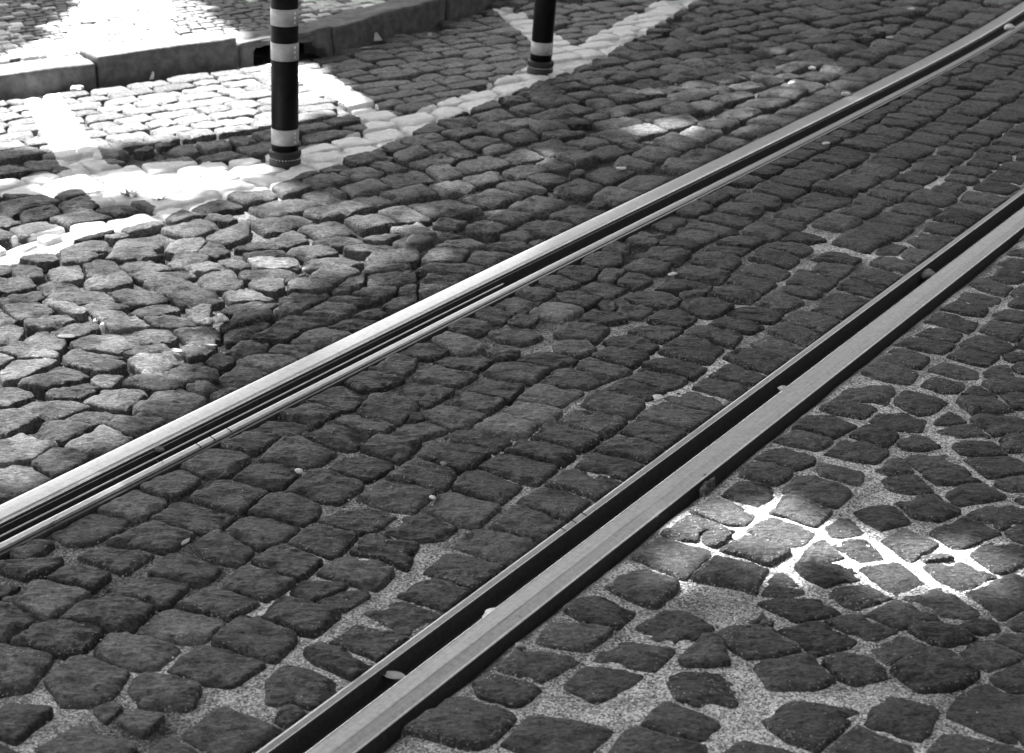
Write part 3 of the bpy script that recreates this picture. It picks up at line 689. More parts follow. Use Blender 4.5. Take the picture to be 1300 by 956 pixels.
# flange-polished ridge in the far rail's groove
sweep('flange_mark', pathL[:int((1.9 + 5.9) / .06)], [(-.0935, -.036), (-.0935, -.0085), (-.0950, -.0065), (-.0970, -.0065), (-.0985, -.0085), (-.0985, -.036)], M_HEAD, rl)
def cuts(parent, spots, t0, t1, ztop, off):
    for u, v in spots:
        s, t = ST(G(u, v)[None]); s = float(s[0])
        t0_, t1_ = (t0, t1) if off is None else (float(tl(s)) + t0, float(tl(s)) + t1)
        a = W(s, t0_); b = W(s + .008, t1_)
        e = D * .0011
        P = [a - e, a + e, b + e, b - e]
        V = [(*p, ztop + .0004) for p in P] + [(*p, ztop - .004) for p in P]
        link('saw_cut', V, [(0, 1, 2, 3), (0, 1, 5, 4), (1, 2, 6, 5), (2, 3, 7, 6), (3, 0, 4, 7)], M_CUT, parent, False)
cuts(rr, [(712, 674), (725, 664), (740, 655)], .0516, .0700, .0026, None)
cuts(rl, [(247, 566), (262, 556), (281, 545)], -.156, -.134, .0024, 1)

# ------------------------------------------------------------------ kerb stones and pavement
M_KERB = plain('kerb_granite', .088, .8, .35, 22, .55, bump=.6, bd=.012)
KH, KW, ZS = .105, .19, .092
def kseg(a, b):
    e = (b - a); L = np.linalg.norm(e); e /= L
    return e, np.array([-e[1], e[0]]), L
def kerb_stone(a, b, label, h=KH, hollow=False, lean=0.0):
    e, n, L = kseg(a, b)
    root = a
    L -= .012
    bm = bmesh.new()
    if not hollow:
        prof = [(0, -.10), (L, -.10), (L, h + lean), (0, h)]
    else:
        prof = [(0, -.10), (.12 * L, -.10), (.13 * L, .045), (.20 * L, .058), (.5 * L, .066), (.76 * L, .064), (.80 * L, .03), (.90 * L, .008), (.95 * L, -.10), (L, -.10), (L, h), (0, h - .012)]
    f0 = [bm.verts.new((x, 0, z)) for x, z in prof]
    f1 = [bm.verts.new((x, KW, z)) for x, z in prof]
    m = len(prof)
    bm.faces.new(f0[::-1]); bm.faces.new(f1)
    for i in range(m): bm.faces.new((f0[i], f0[(i + 1) % m], f1[(i + 1) % m], f1[i]))
    bmesh.ops.recalc_face_normals(bm, faces=bm.faces)
    bmesh.ops.bevel(bm, geom=[q for q in bm.edges if q.calc_length() > .05], offset=.014, segments=3, affect='EDGES', profile=.6)
    bmesh.ops.triangulate(bm, faces=[f for f in bm.faces if len(f.verts) > 4])
    for _ in range(3):
        bmesh.ops.subdivide_edges(bm, edges=[q for q in bm.edges if q.calc_length() > .03], cuts=1, use_grid_fill=True)
    ph = rng.uniform(0, 30)
    for v in bm.verts:
        x, y, z = v.co
        P = np.array([x + ph]), np.array([y + 1.7 * z])
        k = (.006 + .004 * hollow) * fbm(P[0] * 9, P[1] * 9, 51, 3)[0]
        v.co.z += k; v.co.y += (.008 + .010 * hollow) * fbm(P[0] * 8, np.array([z * 8.]), 52, 3)[0]
    if hollow:      # dirt-black back wall of the hollow
        pass
    o = link_bm('kerb_stone', bm, M_KERB)
    o.location = (root[0] + .006 * e[0], root[1] + .006 * e[1], 0)
    o.rotation_euler = (0, 0, math.atan2(e[1], e[0]))
    return tag(o, label, 'kerb stone', 'granite kerb stones along the pavement edge')
K = KP
e01 = (K[1] - K[0]) / np.linalg.norm(K[1] - K[0])
kerb_stone(K[0] + .9 * e01, K[1] - .62 * e01, 'kerb stone mostly outside the picture, beyond the leftmost visible one')
kerb_stone(K[1] - .62 * e01, K[2], 'leftmost kerb stone, low, with sunlit top and dark face', KH - .012)
kerb_stone(K[2], K[3], 'tall straight kerb stone with sunlit top, left of the nearest bollard', KH + .012, lean=.0)
kerb_stone(K[3], K[4], 'broken kerb stone with a black hollow under its top, behind the nearest bollard', KH, hollow=True)
kerb_stone(K[4], K[5], 'long grey kerb stone with litter at its foot, between the two bollards', KH)
kerb_stone(K[5], K[6], 'kerb stone at the top edge, just left of the second bollard', KH - .01)
kerb_stone(K[6], K[6] + .8 * dk, 'kerb stone out of sight past the top edge of the picture', KH - .01)
kerb_stone(K[6] + .8 * dk, K[6] + 1.7 * dk, 'kerb stone farthest out of sight past the top edge', KH - .01)

# pavement: bed plus small limestone and basalt cubes
nK = []
for i in range(len(KP)):
    a, b = KP[max(0, i - 1)], KP[min(len(KP) - 1, i + 1)]
    nK.append(kseg(a, b)[1])
back = KP + (KW + .004) * np.array(nK)
Vb = [(*p, ZS - .012) for p in back] + [(*(p + np.array([-7, 8.])), ZS - .012) for p in back]
nb = len(back)
M_BED = plain('pavement_bed', .10, .9, .2, 60, .4)
struct(link('pavement_bed', Vb, [(i, i + 1, nb + i + 1, nb + i) for i in range(nb - 1)], M_BED, None, False))
KB = np.vstack([back, back[-1] + np.array([-9, 9.]), back[0] + np.array([-9, 9.])])
cu, FC, TN = [], [], []
off = 0
ea = KA; ex = np.array([math.cos(ea), math.sin(ea)]); ey = np.array([-ex[1], ex[0]])
v = -2.0
row = 0
while v < 3.6:
    w = .056 * rng.uniform(.9, 1.1); u = -3.4 + rng.uniform(0, .05)
    while u < 4.2:
        l = .060 * rng.uniform(.8, 1.35)
        c = KP[2] + (u + l / 2) * ex + (v + w / 2 + .02 * math.sin(u * 2.1)) * ey
        if -4.5 < c[0] < 1.6 and c[1] < 11.2 and inside(c[None], KB)[0]:
            p = quad(c, ex, ey, l * .90, w * .88, .06)
            if inside(p, KB).all():
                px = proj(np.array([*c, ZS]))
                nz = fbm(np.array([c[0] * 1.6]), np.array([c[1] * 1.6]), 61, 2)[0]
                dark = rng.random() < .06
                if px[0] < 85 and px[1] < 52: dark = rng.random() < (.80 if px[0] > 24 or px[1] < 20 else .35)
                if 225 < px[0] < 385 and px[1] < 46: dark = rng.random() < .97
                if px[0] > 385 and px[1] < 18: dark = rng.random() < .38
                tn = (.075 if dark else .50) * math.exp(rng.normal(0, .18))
                hz = ZS + rng.normal(0, .002)
                q = c + (p - c) * .82
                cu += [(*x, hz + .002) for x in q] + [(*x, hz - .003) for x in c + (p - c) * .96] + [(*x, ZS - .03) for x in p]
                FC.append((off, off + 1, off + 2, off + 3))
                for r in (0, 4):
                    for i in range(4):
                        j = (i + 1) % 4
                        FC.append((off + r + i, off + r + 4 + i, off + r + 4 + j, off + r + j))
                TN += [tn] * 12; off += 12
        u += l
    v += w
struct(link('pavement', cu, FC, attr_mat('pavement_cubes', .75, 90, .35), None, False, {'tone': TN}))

# ------------------------------------------------------------------ bollards
M_BLACK = plain('black_plastic', .006, .5, .12, 26, .9, bump=.12)
M_BAND = plain('reflective_tape', .31, .45, .5, 45, .22, bump=.1, bd=.001)
M_BASE = plain('black_rubber', .016, .6, .4, 120, .5, bump=.3)
M_WHITE = plain('white_bead', .75, .5, .5)
def lathe(name, prof, material, parent, seg=48, sharp=False):
    V, FC = [], []
    for r, z in prof:
        for i in range(seg):
            a = 2 * math.pi * i / seg
            V.append((r * math.cos(a), r * math.sin(a), z))
    for j in range(len(prof) - 1):
        for i in range(seg):
            k = (i + 1) % seg
            FC.append((j * seg + i, j * seg + k, (j + 1) * seg + k, (j + 1) * seg + i))
    FC.append(tuple(range(seg))[::-1]); FC.append(tuple(range((len(prof) - 1) * seg, len(prof) * seg)))
    return link(name, V, FC, material, parent, not sharp)
def bollard(px, label, lean, bands, R=.0465):
    p = G(*px)
    b = empty('bollard', (p[0], p[1], .004), (0, lean, 0))
    tag(b, label, 'bollard', 'black and white traffic bollards on the painted line')
    r = R
    lathe('post', [(r, .035), (r, .40), (r * .99, .76), (r * .97, .785), (r * .80, .805), (r * .45, .815), (.004, .817)], M_BLACK, b)
    q = [(.050, -.012), (.0565, -.010), (.0580, -.006), (.0580, .012)]
    lathe('base_collar', [(.051, -.02), (.0545, -.016), (.0548, .008), (.0535, .010), (.0535, .026), (.0548, .028), (.0545, .040), (.0520, .044), (r + .001, .046)], M_BASE, b)
    # ribs round the collar and a row of white beads between them
    for name, zz, hh, m_, n_, rr_ in (('collar_ribs', .034, .0075, M_BASE, 44, .0551), ('bead_row', .018, .0017, M_WHITE, 30, .0541)):
        V, FC = [], []
        for i in range(n_):
            a = 2 * math.pi * (i + .3) / n_
            ca, sa = math.cos(a), math.sin(a)
            h = .0020 if name == 'collar_ribs' else .0016
            o = len(V)
            for dr_, dt, dz in ((0, -h, -hh), (0, h, -hh), (0, h, hh), (0, -h, hh), (.0016, -h * .6, -hh * .8), (.0016, h * .6, -hh * .8), (.0016, h * .6, hh * .8), (.0016, -h * .6, hh * .8)):
                V.append(((rr_ - .0008 + dr_) * ca - dt * sa, (rr_ - .0008 + dr_) * sa + dt * ca, zz + dz))
            FC += [tuple(o + k for k in f) for f in ((4, 5, 6, 7), (0, 1, 5, 4), (1, 2, 6, 5), (2, 3, 7, 6), (3, 0, 4, 7))]
        link(name, V, FC, m_, b, False)
    for z0, z1 in bands:
        bo = lathe('reflective_band', [(r * .99, z0), (r + .0012, z0 + .0004), (r + .0012, z1 - .0004), (r * .99, z1)], M_BAND, b, sharp=False)
        # overlap seam of the tape: a strip of small holes
        V, FC = [], []
        for i in range(3):
            a = R_(-38 + 0); z = z0 + (z1 - z0) * (.22 + .28 * i); o = len(V)
            for dt, dz in ((-.003, -.0045), (.003, -.0045), (.003, .0045), (-.003, .0045)):
                aa = a + dt / r
                V.append(((r + .0018) * math.cos(aa), (r + .0018) * math.sin(aa), z + dz))
            FC.append((o, o + 1, o + 2, o + 3))
        link('seam_mark', V, FC, M_WHITE, bo, False)
    return b
bollard((362, 207), 'nearest bollard, whole foot in view, black with three pale reflective bands', R_(2.4), [(.068, .123), (.362, .422), (.480, .537)])
bollard((685.5, 91), 'second bollard, leaning slightly right, one pale band showing near its foot', R_(4.2), [(.074, .126), (.365, .425), (.482, .540)], .0450)
bollard((849, -1), 'farthest bollard at the top edge, only its black foot in view', R_(2.0), [(.074, .126), (.365, .425), (.482, .540)], .0450)

# ------------------------------------------------------------------ litter, pebbles, leaves
def pebble(px, r, label, tone, z=.004, flat=.7, name='pebble', cat='pebble', grp='loose pebbles on the paving', st=1.3, ang=None):
    bm = bmesh.new()
    bmesh.ops.create_icosphere(bm, subdivisions=3, radius=1)
    ph = rng.uniform(0, 40)
    for v in bm.verts:
        c = np.array(v.co)
        k = 1 + .22 * fbm(np.array([c[0] * 1.2 + ph]), np.array([c[1] * 1.2 + c[2]]), 71, 3)[0]
        v.co = Vector((c[0] * k * st, c[1] * k, c[2] * k * flat)) * r
    tone *= .72; r *= .9
    m = plain('pebble_stone', tone, .7, .4, 150, .25)
    o = link_bm(name, bm, m)
    p = G(px[0], px[1], z)
    o.location = (p[0], p[1], z + r * flat * .75)
    o.rotation_euler = (0, 0, rng.uniform(-.5, .5) if ang is None else ang)
    return tag(o, label, cat, grp)
pebble((528, 312), .026, 'large pale rounded stone among dark setts left of the farther rail', .30, -.01, .8, 'loose_stone', 'stone')
pebble((836, 507), .0115, 'oval white pebble in the joint between the rails, near the right rail', .62, .0, .6)
pebble((379, 600), .0075, 'small round white pebble on the edge of a sett between the rails', .70, -.002, .8)
pebble((563, 590), .0065, 'small grey round pebble in a sett corner in the middle of the track', .25)
pebble((854, 349), .011, 'flat white chip of stone below the farther rail, middle of the track', .62, -.004, .4)
pebble((1281, 37), .019, 'white stone beside the farther rail near the top right corner', .75, .0, .7)
pebble((1157, 13), .014, 'white pebble on the cobbles at the top, left of the rail bend', .6, .0, .6)
pebble((1130, 49), .014, 'pale flat pebble in the upper right cobbles', .5, .0, .5)
pebble((1074, 122), .014, 'pale stone chip touching the outer edge of the farther rail', .5, .0, .8)
pebble((1048, 183), .011, 'white flat pebble between the rails in the upper right', .65, .0, .45)
pebble((1031, 88), .013, 'bright white pebble on a pale cobble patch, upper right', .72, .0, .6)
pebble((1006, 107), .013, 'white pebble in the pale patch above the farther rail', .72, .0, .6)
pebble((789, 215), .014, 'white flat chip on dark cobbles above the farther rail', .62, .0, .4)
pebble((98, 116), .020, 'pale stone lump lying in the gutter at the kerb, left', .62, .0, .75)
pebble((660, 822), .0075, 'grey pebble at the edge of the sand beside the nearer rail', .30, -.006, .8)
pebble((549, 633), .0065, 'white crumb of stone on a dark sett, centre of the track', .7, .003, .7)
pebble((1178, 352), .017, 'grey stone chip wedged in the groove of the nearer rail', .22, -.024, .8, 'stone_chip', 'stone chip', None)
pebble((994, 496), .0095, 'small pale pebble caught in the groove against the nearer rail', .55, -.004, .8, 'stone_chip', 'stone chip', None)
pebble((201, 573), .011, 'stone chip lodged in the groove of the farther rail', .16, -.012, .7, 'stone_chip', 'stone chip', None)
pebble((131, 420), .009, 'upright pale crumb between humped setts at lower left', .6, .002, 1.5, 'stone_chip', 'stone chip', None, .8)
pebble((84, 428), .013, 'flat pale chip in a joint among setts, far left', .22, .002, .3, 'stone_chip', 'stone chip', None, 1.9, .1)

M_LEAF = plain('dry_leaf', .30, .6, .4, 60, .3, bump=.3)
M_PALE = plain('pale_litter', .45, .7, .3, 60, .2)
M_DARKLEAF = plain('dark_leaf', .05, .5, .5, 60, .3)
def leaf(px, L, w, ang, label, material, z=.008, stem=0.0, tilt=(0, 0), curl=.25):
    V, FC = [], []
    n = 10
    for i in range(n + 1):
        u = i / n; ww = w * math.sin(math.pi * min(1, .04 + u * .96)) ** .75
        for j in (-1, -.5, 0, .5, 1):
            V.append(((u - .5) * L, j * ww / 2, curl * w * (j * j) + curl * L * .35 * (u - .5) ** 2))
    for i in range(n):
        for j in range(4):
            a = i * 5 + j; FC.append((a, a + 1, a + 6, a + 5))
    root = empty('fallen_leaf', (*G(px[0], px[1], z), z), (tilt[0], tilt[1], ang))
    b = link('blade', V, FC, material, root)
    m = b.modifiers.new('thick', 'SOLIDIFY'); m.thickness = .0006
    if stem:
        V, FC = [], []
        for i in range(7):
            u = i / 6; c = (-.5 * L - u * stem, 0, .35 * stem * u * u)
            for k in range(5):
                a = 2 * math.pi * k / 5; r = .0011 * (1 - .4 * u)
                V.append((c[0], c[1] + r * math.cos(a), c[2] + r * math.sin(a)))
        for i in range(6):
            for k in range(5):
                FC.append((i * 5 + k, i * 5 + (k + 1) % 5, i * 5 + 5 + (k + 1) % 5, i * 5 + 5 + k))
        link('stem', V, FC, material, root)
    return tag(root, label, 'leaf', 'fallen leaves on the street')
leaf((225, 447), .036, .020, -.6, 'pale oval leaf on a sett in the lower left cobbles', M_LEAF, .012)
leaf((268, 440), .034, .010, -.2, 'thin curled pale leaf edge in a joint left of the farther rail', M_LEAF, .004, curl=.5)
leaf((500, 861), .050, .026, 2.6, 'dark leaf with upturned pale stem in the nearer rail groove, bottom edge', M_LEAF, -.014, .028, (0, .1))
leaf((236, 690), .026, .011, 1.1, 'narrow pale leaf between two setts below the farther rail', M_PALE, .002, curl=.5)
leaf((465, 62), .055, .028, .4, 'withered leaf at the kerb foot, left end of the litter line', M_LEAF, .004, .02)
leaf((545, 44), .040, .018, 1.2, 'small pale leaf standing at the kerb foot, right end of the litter line', M_PALE, .012, .02, (.9, 0))
leaf((570, 40), .045, .018, -.3, 'flat pale leaf lying past the upright leaf along the kerb', M_LEAF, .004)

def twig(px, L, ang, label, r=.003, z=.006):
    V, FC = [], []
    for i in range(9):
        u = i / 8
        for k in range(6):
            a = 2 * math.pi * k / 6
            V.append(((u - .5) * L, r * (1 - .3 * u) * math.cos(a) + .006 * math.sin(u * 5), r * math.sin(a) + .004 * math.sin(u * 3)))
    for i in range(8):
        for k in range(6):
            FC.append((i * 6 + k, i * 6 + (k + 1) % 6, i * 6 + 6 + (k + 1) % 6, i * 6 + 6 + k))
    o = link('twig', V, FC, M_LEAF)
    o.location = (*G(px[0], px[1], z), z); o.rotation_euler = (0, 0, ang)
    return tag(o, label, 'twig')
twig((476, 66), .12, .05, 'pale straw twig among leaves at the kerb foot, nearest the bollard')
twig((513, 46), .09, -.35, 'short pale stick lying right of the paper scrap at the kerb')

def scrap(px, pts, label, z=.004, tone=M_PALE):
    bm = bmesh.new()
    a = [bm.verts.new((x, .004 * i % .006, y)) for i, (x, y) in enumerate(pts)]
    f = bm.faces.new(a)
    r = bmesh.ops.extrude_face_region(bm, geom=[f])
    for v_ in r['geom']:
        if isinstance(v_, bmesh.types.BMVert): v_.co.y += .012
    bmesh.ops.bevel(bm, geom=bm.edges[:], offset=.002, segments=1, affect='EDGES')
    o = link_bm('paper_scrap', bm, tone, None, False)
    o.location = (*G(px[0], px[1], z), z); o.rotation_euler = (-.3, 0, .2)
    return tag(o, label, 'paper scrap')
scrap((480, 52), [(-.020, 0), (.022, .002), (.012, .016), (-.002, .040), (-.012, .038)], 'crumpled white paper scrap leaning upright at the foot of the long kerb stone')
scrap((193, 101), [(-.012, 0), (.008, .002), (.012, .028), (.004, .036), (-.002, .020)], 'small upright white scrap in the gutter before the tall sunlit kerb stone')
def crumbs(px, label):
    bm = bmesh.new()
    for i in range(16):
        b2 = bmesh.ops.create_icosphere(bm, subdivisions=1, radius=rng.uniform(.008, .013))
        d = Vector((rng.normal(0, .010), rng.normal(0, .015), rng.uniform(0, .008)))
        for v_ in b2['verts']:
            v_.co = Vector((v_.co.x * rng.uniform(.7, 1.3), v_.co.y * rng.uniform(.6, 1.2), v_.co.z * .7)) + d
    o = link_bm('crumpled_tissue', bm, M_PALE, None, False)
    o.location = (*G(*px), .004)
    return tag(o, label, 'tissue')
crumbs((275, 409), 'torn white tissue stuffed in a joint between humped setts, left of the farther rail')
def puff(px, r, label, z):
    bm = bmesh.new()
    bmesh.ops.create_icosphere(bm, subdivisions=4, radius=1)
    for v_ in bm.verts:
        c = np.array(v_.co)
        k = 1 + .10 * fbm(np.array([c[0] * 5 + 9]), np.array([c[1] * 5 + c[2] * 3]), 81, 3)[0] + rng.normal(0, .03)
        v_.co = Vector((c[0] * k, c[1] * k, c[2] * k * .9)) * r
    m = plain('seed_fluff', .62, .95, .1, 200, .15)
    o = link_bm('seed_puff', bm, m)
    o.location = (*G(px[0], px[1], z), z)
    return tag(o, label, 'seed puff')
puff((626, 784), .0185, 'fluffy grey seed puff stuck in the groove of the nearer rail', -.012)

M_WEED = plain('weed_leaf', .16, .5, .5, 90, .35)
M_GRASS = plain('grass_blade', .06, .5, .5, 90, .35)
def weed(px, n, L, label, material=None, name='weed', w=.006, spread=.9):
    V, FC = [], []
    for i in range(n):
        a = rng.uniform(0, 6.28); l = L * rng.uniform(.5, 1); up = rng.uniform(.35, spread)
        o = len(V)
        for k in range(5):
            u = k / 4; rr2 = l * u * math.cos(up * (1.2 - .4 * u)); zz = l * u * math.sin(up * (1.3 - .5 * u)) 
            wd = w * math.sin(math.pi * (.12 + .86 * u)) * .5
            bx, by = rr2 * math.cos(a), rr2 * math.sin(a)
            V += [(bx - wd * math.sin(a), by + wd * math.cos(a), zz), (bx + wd * math.sin(a), by - wd * math.cos(a), zz)]
        for k in range(4): FC.append((o + 2 * k, o + 2 * k + 1, o + 2 * k + 3, o + 2 * k + 2))
    ob = link(name, V, FC, material or M_WEED)
    ob.location = (*G(*px, -.01), -.012)
    return tag(ob, label, 'weed', 'weeds growing in the joints')
weed((165, 252), 22, .055, 'pale leafy weed in the painted line left of the nearest bollard', w=.014)
weed((203, 256), 14, .04, 'smaller weed right of the pale leafy one, in the painted line', w=.012)
weed((118, 411), 10, .03, 'tiny weed in a joint among the lower left setts', M_GRASS)
weed((382, 343), 14, .035, 'tuft of grass in the joint beside the hump of setts, centre left', M_GRASS, 'grass_tuft')
weed((206, 590), 9, .03, 'thin grass blades under the near lip of the farther rail', M_GRASS, 'grass_tuft', .003, 1.4)
weed((66, 668), 10, .035, 'grass blades beside the farther rail at the left edge', M_GRASS, 'grass_tuft', .003, 1.4)
weed((898, 604), 9, .02, 'dark weed in the sand right of the nearer rail, by the sunny patch', M_GRASS)
weed((829, 659), 5, .016, 'tiny dark sprig at the foot of the nearer rail', M_GRASS, 'weed', .003, 1.4)

# ------------------------------------------------------------------ sun, sky, and the street trees that break the sun into patches
AZ, EL = R_(-35), R_(58)
SUN = np.array([math.sin(AZ) * math.cos(EL), math.cos(AZ) * math.cos(EL), math.sin(EL)])
ld = bpy.data.lights.new('sun', 'SUN'); ld.energy = 5.0; ld.angle = R_(.5); ld.color = (1, 1, 1)
lo = bpy.data.objects.new('sun', ld); COL.objects.link(lo)
lo.rotation_euler = Vector(-SUN).to_track_quat('-Z', 'Y').to_euler()
lo.location = Vector(SUN) * 60
wd = bpy.data.worlds.new('World'); SC.world = wd; wd.use_nodes = True
nt = wd.node_tree; nt.nodes.clear()
wo = nt.nodes.new('ShaderNodeOutputWorld'); bg = nt.nodes.new('ShaderNodeBackground')
sk = nt.nodes.new('ShaderNodeTexSky'); sk.sky_type = 'NISHITA'; sk.sun_disc = False
sk.sun_elevation = EL; sk.sun_rotation = AZ
bw = nt.nodes.new('ShaderNodeRGBToBW')
nt.links.new(sk.outputs[0], bw.inputs[0]); nt.links.new(bw.outputs[0], bg.inputs[0]); nt.links.new(bg.outputs[0], wo.inputs[0])
bg.inputs[1].default_value = .11

def E_(u, v, a, b):      # a round sun fleck: centre in the photo, radii in the photo
    q = [(u + a * math.cos(t), v + b * math.sin(t)) for t in np.linspace(0, 2 * math.pi, 20, endpoint=False)]
    return np.array([G(*p) for p in q])
def GS(u, v):
    return G(u, v, .1) - .1 * SUN[:2] / SUN[2]
LIT = [np.array([GS(*p) for p in [(-130, 60), (0, 78), (75, 42), (120, -8), (150, -60), (230, -50), (235, 0), (255, 25), (300, 42)]] + [G(*p) for p in [(308, 80), (395, 86), (445, 130), (330, 162), (200, 176), (60, 187), (-60, 183), (-200, 190)]])]
FLECK = [E_(948, 670, 74, 23), E_(1072, 694, 44, 12), E_(1190, 702, 40, 12), E_(845, 163, 40, 6), E_(520, 4, 40, 3)]
LIT += FLECK
# places where the leaf cover is only thin: (outline, layers of small leaves)
THIN = [(np.array([G(*p) for p in [(-80, 226), (0, 225), (150, 212), (345, 204), (370, 222), (300, 243), (180, 250), (0, 246), (-80, 250)]]), .9),
        (np.array([G(*p) for p in [(-120, 255), (0, 255), (200, 262), (320, 252), (430, 225), (520, 262), (560, 330), (400, 372), (300, 420), (230, 500), (130, 590), (0, 640), (-120, 660)]]), 1.15),
        (np.array([G(*p) for p in [(500, 205), (660, 190), (760, 235), (640, 275), (540, 260)]]), 2.4),
        (np.array([G(*p) for p in [(760, 130), (980, 70), (1120, 90), (1080, 130), (900, 190), (760, 190)]]), 2.3),
        (np.array([G(*p) for p in [(840, 722), (880, 672), (945, 635), (1010, 640), (1180, 650), (1310, 690), (1310, 760), (1150, 770), (1000, 730), (880, 740)]]), .62)]
zc = 7.6
shift = SUN[:2] / SUN[2]
M_BARK = plain('bark', .12, .9, .2, 20, .4)
M_FOL = plain('foliage', .07, .6, .4, 8, .3, bump=0)
trunks = [np.array([-5.6, 10.6]), np.array([-2.2, 13.2]), np.array([-7.0, 5.4])]
TL_ = ['street tree on the pavement out of frame, the middle one of three', 'street tree out of frame beyond the top edge, rightmost of three', 'street tree out of frame on the left, nearest of three']
n = 74000
c = np.c_[rng.uniform(-9.0, 3.2, n), rng.uniform(3.6, 17.0, n), zc + rng.normal(0, .55, n)]
sz = rng.uniform(.15, .30, n)
V, FC, who = [], [], []
gp = c[:, :2] - shift * c[:, 2:3]
ok = np.ones(n, bool)
def dpoly(P, poly):
    d = np.full(len(P), 9.0)
    for i in range(len(poly)):
        a, b = poly[i], poly[(i + 1) % len(poly)]
        e = b - a; u = np.clip(((P - a) @ e) / (e @ e), 0, 1)
        d = np.minimum(d, np.linalg.norm(P - a - u[:, None] * e, axis=1))
    return np.where(inside(P, poly), -d, d)
for q in LIT: ok &= dpoly(gp, q) > sz * .46
for q, dep in THIN:
    dq = dpoly(gp, q); ok &= (dq > sz * .40) | ((dq > -.09) & (rng.random(n) < .4 * (1 + (dq / .09))))
for q, dep in THIN:
    m2 = int(dep * area(q) / (.038 ** 2 * .61 * .72) * 1.0)
    lo_, hi_ = q.min(0), q.max(0); A2 = area(q) / np.prod(hi_ - lo_)
    m3 = int(m2 / A2)
    zz2 = zc + rng.normal(0, .4, m3)
    g2 = rng.uniform(lo_, hi_, (m3, 2))
    k2 = inside(g2, q)
    for q2 in LIT: k2 &= dpoly(g2, q2) > .02
    c = np.vstack([c, np.c_[g2 + shift * zz2[:, None], zz2][k2]]); sz = np.r_[sz, rng.uniform(.028, .048, k2.sum())]; ok = np.r_[ok, np.ones(k2.sum(), bool)]
own = np.argmin(np.stack([np.linalg.norm(c[:, :2] - t, axis=1) for t in trunks]), 0)
for k, t in enumerate(trunks):
    root = empty('street_tree', (0, 0, 0))
    tag(root, TL_[k], 'tree', 'street trees along the pavement')
    V, FC = [], []
    for i in np.where(ok & (own == k))[0]:
        a = Vector(rng.normal(0, 1, 3)); a.z = abs(a.z) + .9; a.normalize()
        u = a.orthogonal().normalized(); u = Matrix.Rotation(rng.uniform(0, 6.28), 3, a) @ u; w_ = a.cross(u)
        s_ = sz[i]; o = len(V); cc = Vector(c[i])
        for x, y in ((-.5, 0), (-.2, .34), (.2, .3), (.5, 0), (.2, -.3), (-.2, -.34)):
            V.append(cc + u * (x * s_) + w_ * (y * s_))
        FC.append(tuple(range(o, o + 6)))
    link('crown', V, FC, M_FOL, root, False)
    V, FC = [], []
    def limb(p0, p1, r0, r1):
        p0, p1 = Vector(p0), Vector(p1); ax = (p1 - p0).normalized(); u = ax.orthogonal().normalized(); w_ = ax.cross(u); o = len(V)
        for j in range(7):
            q = p0.lerp(p1, j / 6); r = r0 + (r1 - r0) * j / 6
            for m_ in range(10):
                a = 2 * math.pi * m_ / 10
                V.append(q + (u * math.cos(a) + w_ * math.sin(a)) * r)
        for j in range(6):
            for m_ in range(10):
                FC.append((o + j * 10 + m_, o + j * 10 + (m_ + 1) % 10, o + j * 10 + 10 + (m_ + 1) % 10, o + j * 10 + 10 + m_))
    limb((*t, -.1), (*t, 4.6), .19, .14)
    for j in range(7):
        a = j * 2 * math.pi / 7 + k
        lpt = np.array([t[0] + 2.2 * math.cos(a), t[1] + 2.2 * math.sin(a), zc - .2])
        g_ = lpt[:2] - shift * lpt[2]
        if min(dpoly(g_[None], q)[0] for q in LIT) > .2: limb((*t, 4.4), lpt, .10, .025)
    link('trunk', V, FC, M_BARK, root)

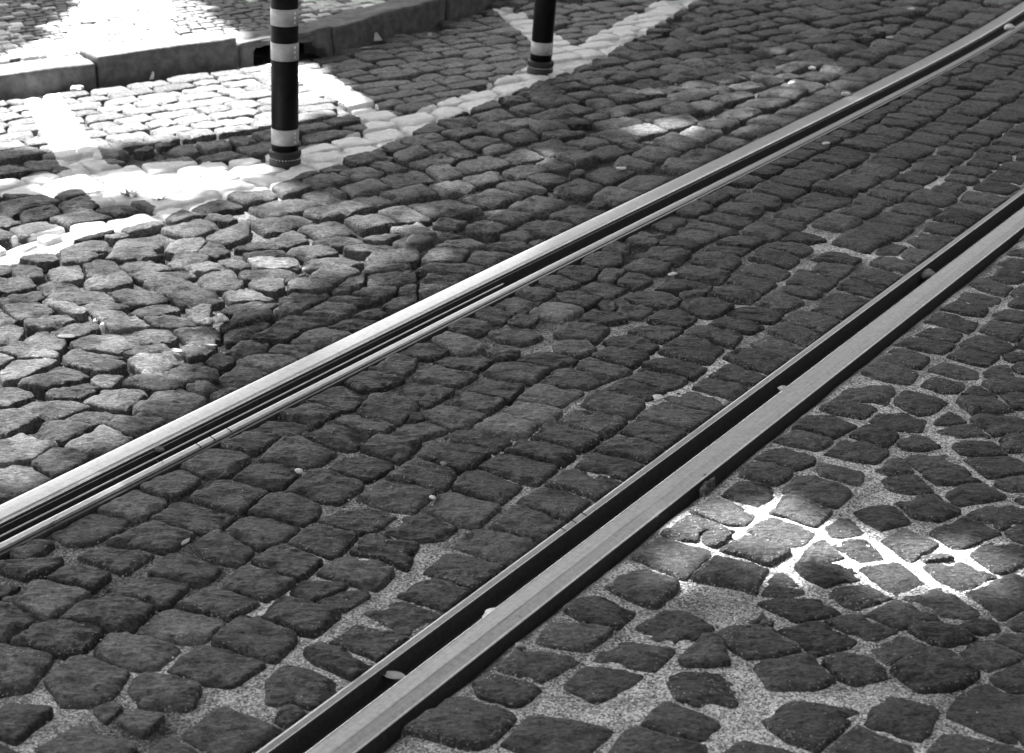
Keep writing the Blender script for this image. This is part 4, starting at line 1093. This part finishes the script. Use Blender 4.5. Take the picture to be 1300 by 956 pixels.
# ------------------------------------------------------------------ unseen houses added to block sky light and darken rail reflections
M_WALL = plain('house_wall', .07, .9, .2, 1.5, .25, bump=.3)
M_GLASS = plain('window_glass', .02, .08, .5, 3, .2, bump=0)
M_FRAME = plain('window_frame', .4, .6, .4, 30, .1)
M_ROOF = plain('roof_tiles', .08, .8, .2, 20, .4)
def bx(name, a, b, material, parent):
    a, b = np.minimum(a, b), np.maximum(a, b)
    V = [(x, y, z) for x in (a[0], b[0]) for y in (a[1], b[1]) for z in (a[2], b[2])]
    return link(name, V, [(0, 1, 3, 2), (4, 6, 7, 5), (0, 4, 5, 1), (2, 3, 7, 6), (0, 2, 6, 4), (1, 5, 7, 3)], material, parent, False)
def house(org, ang, wid, dep, hgt, label):
    h = empty('light_block_house', (org[0], org[1], -.1), (0, 0, ang))
    tag(h, label, 'house', 'unseen houses added to block light')
    bx('wall', (0, -dep, 0), (wid, 0, hgt), M_WALL, h)
    r = link('roof', [(-.3, .3, hgt + .01), (wid + .3, .3, hgt + .01), (wid + .3, -dep - .3, hgt + .01), (-.3, -dep - .3, hgt + .01), (0, -dep / 2, hgt + 2.6), (wid, -dep / 2, hgt + 2.6)],
             [(0, 1, 2, 3), (0, 4, 5, 1), (2, 5, 4, 3), (1, 5, 2), (0, 3, 4)], M_ROOF, h, False)
    nx = int(wid / 2.2)
    for f in range(int(hgt / 3.1)):
        for i in range(nx):
            x = (i + .5) * wid / nx; z = .9 + 3.1 * f
            w = bx('window', (x - .55, .003, z), (x + .55, .06, z + 1.7), M_FRAME, h)
            bx('pane', (x - .47, .063, z + .08), (x + .47, .07, z + 1.62), M_GLASS, w)
house((-16, -3.2), 0, 16, 9, 13, 'unseen house added behind the camera to block sky, left of the pair')
house((0.2, -3.2), 0, 16, 9, 12, 'unseen house added behind the camera to block sky, right of the pair')
house((29, 30), math.pi, 28, 9, 11, 'unseen house added beyond the top edge to darken rail reflections')
house((7.0, -2.0), math.pi / 2, 26, 9, 12, 'unseen long house added on the right side to block sky')

# ------------------------------------------------------------------ output look
SC.view_settings.view_transform = 'Standard'
SC.view_settings.look = 'None'
SC.view_settings.exposure = 2.98
SC.view_settings.gamma = 1
SC.render.film_transparent = False
SC.cycles.use_denoising = True
SC.cycles.max_bounces = 6
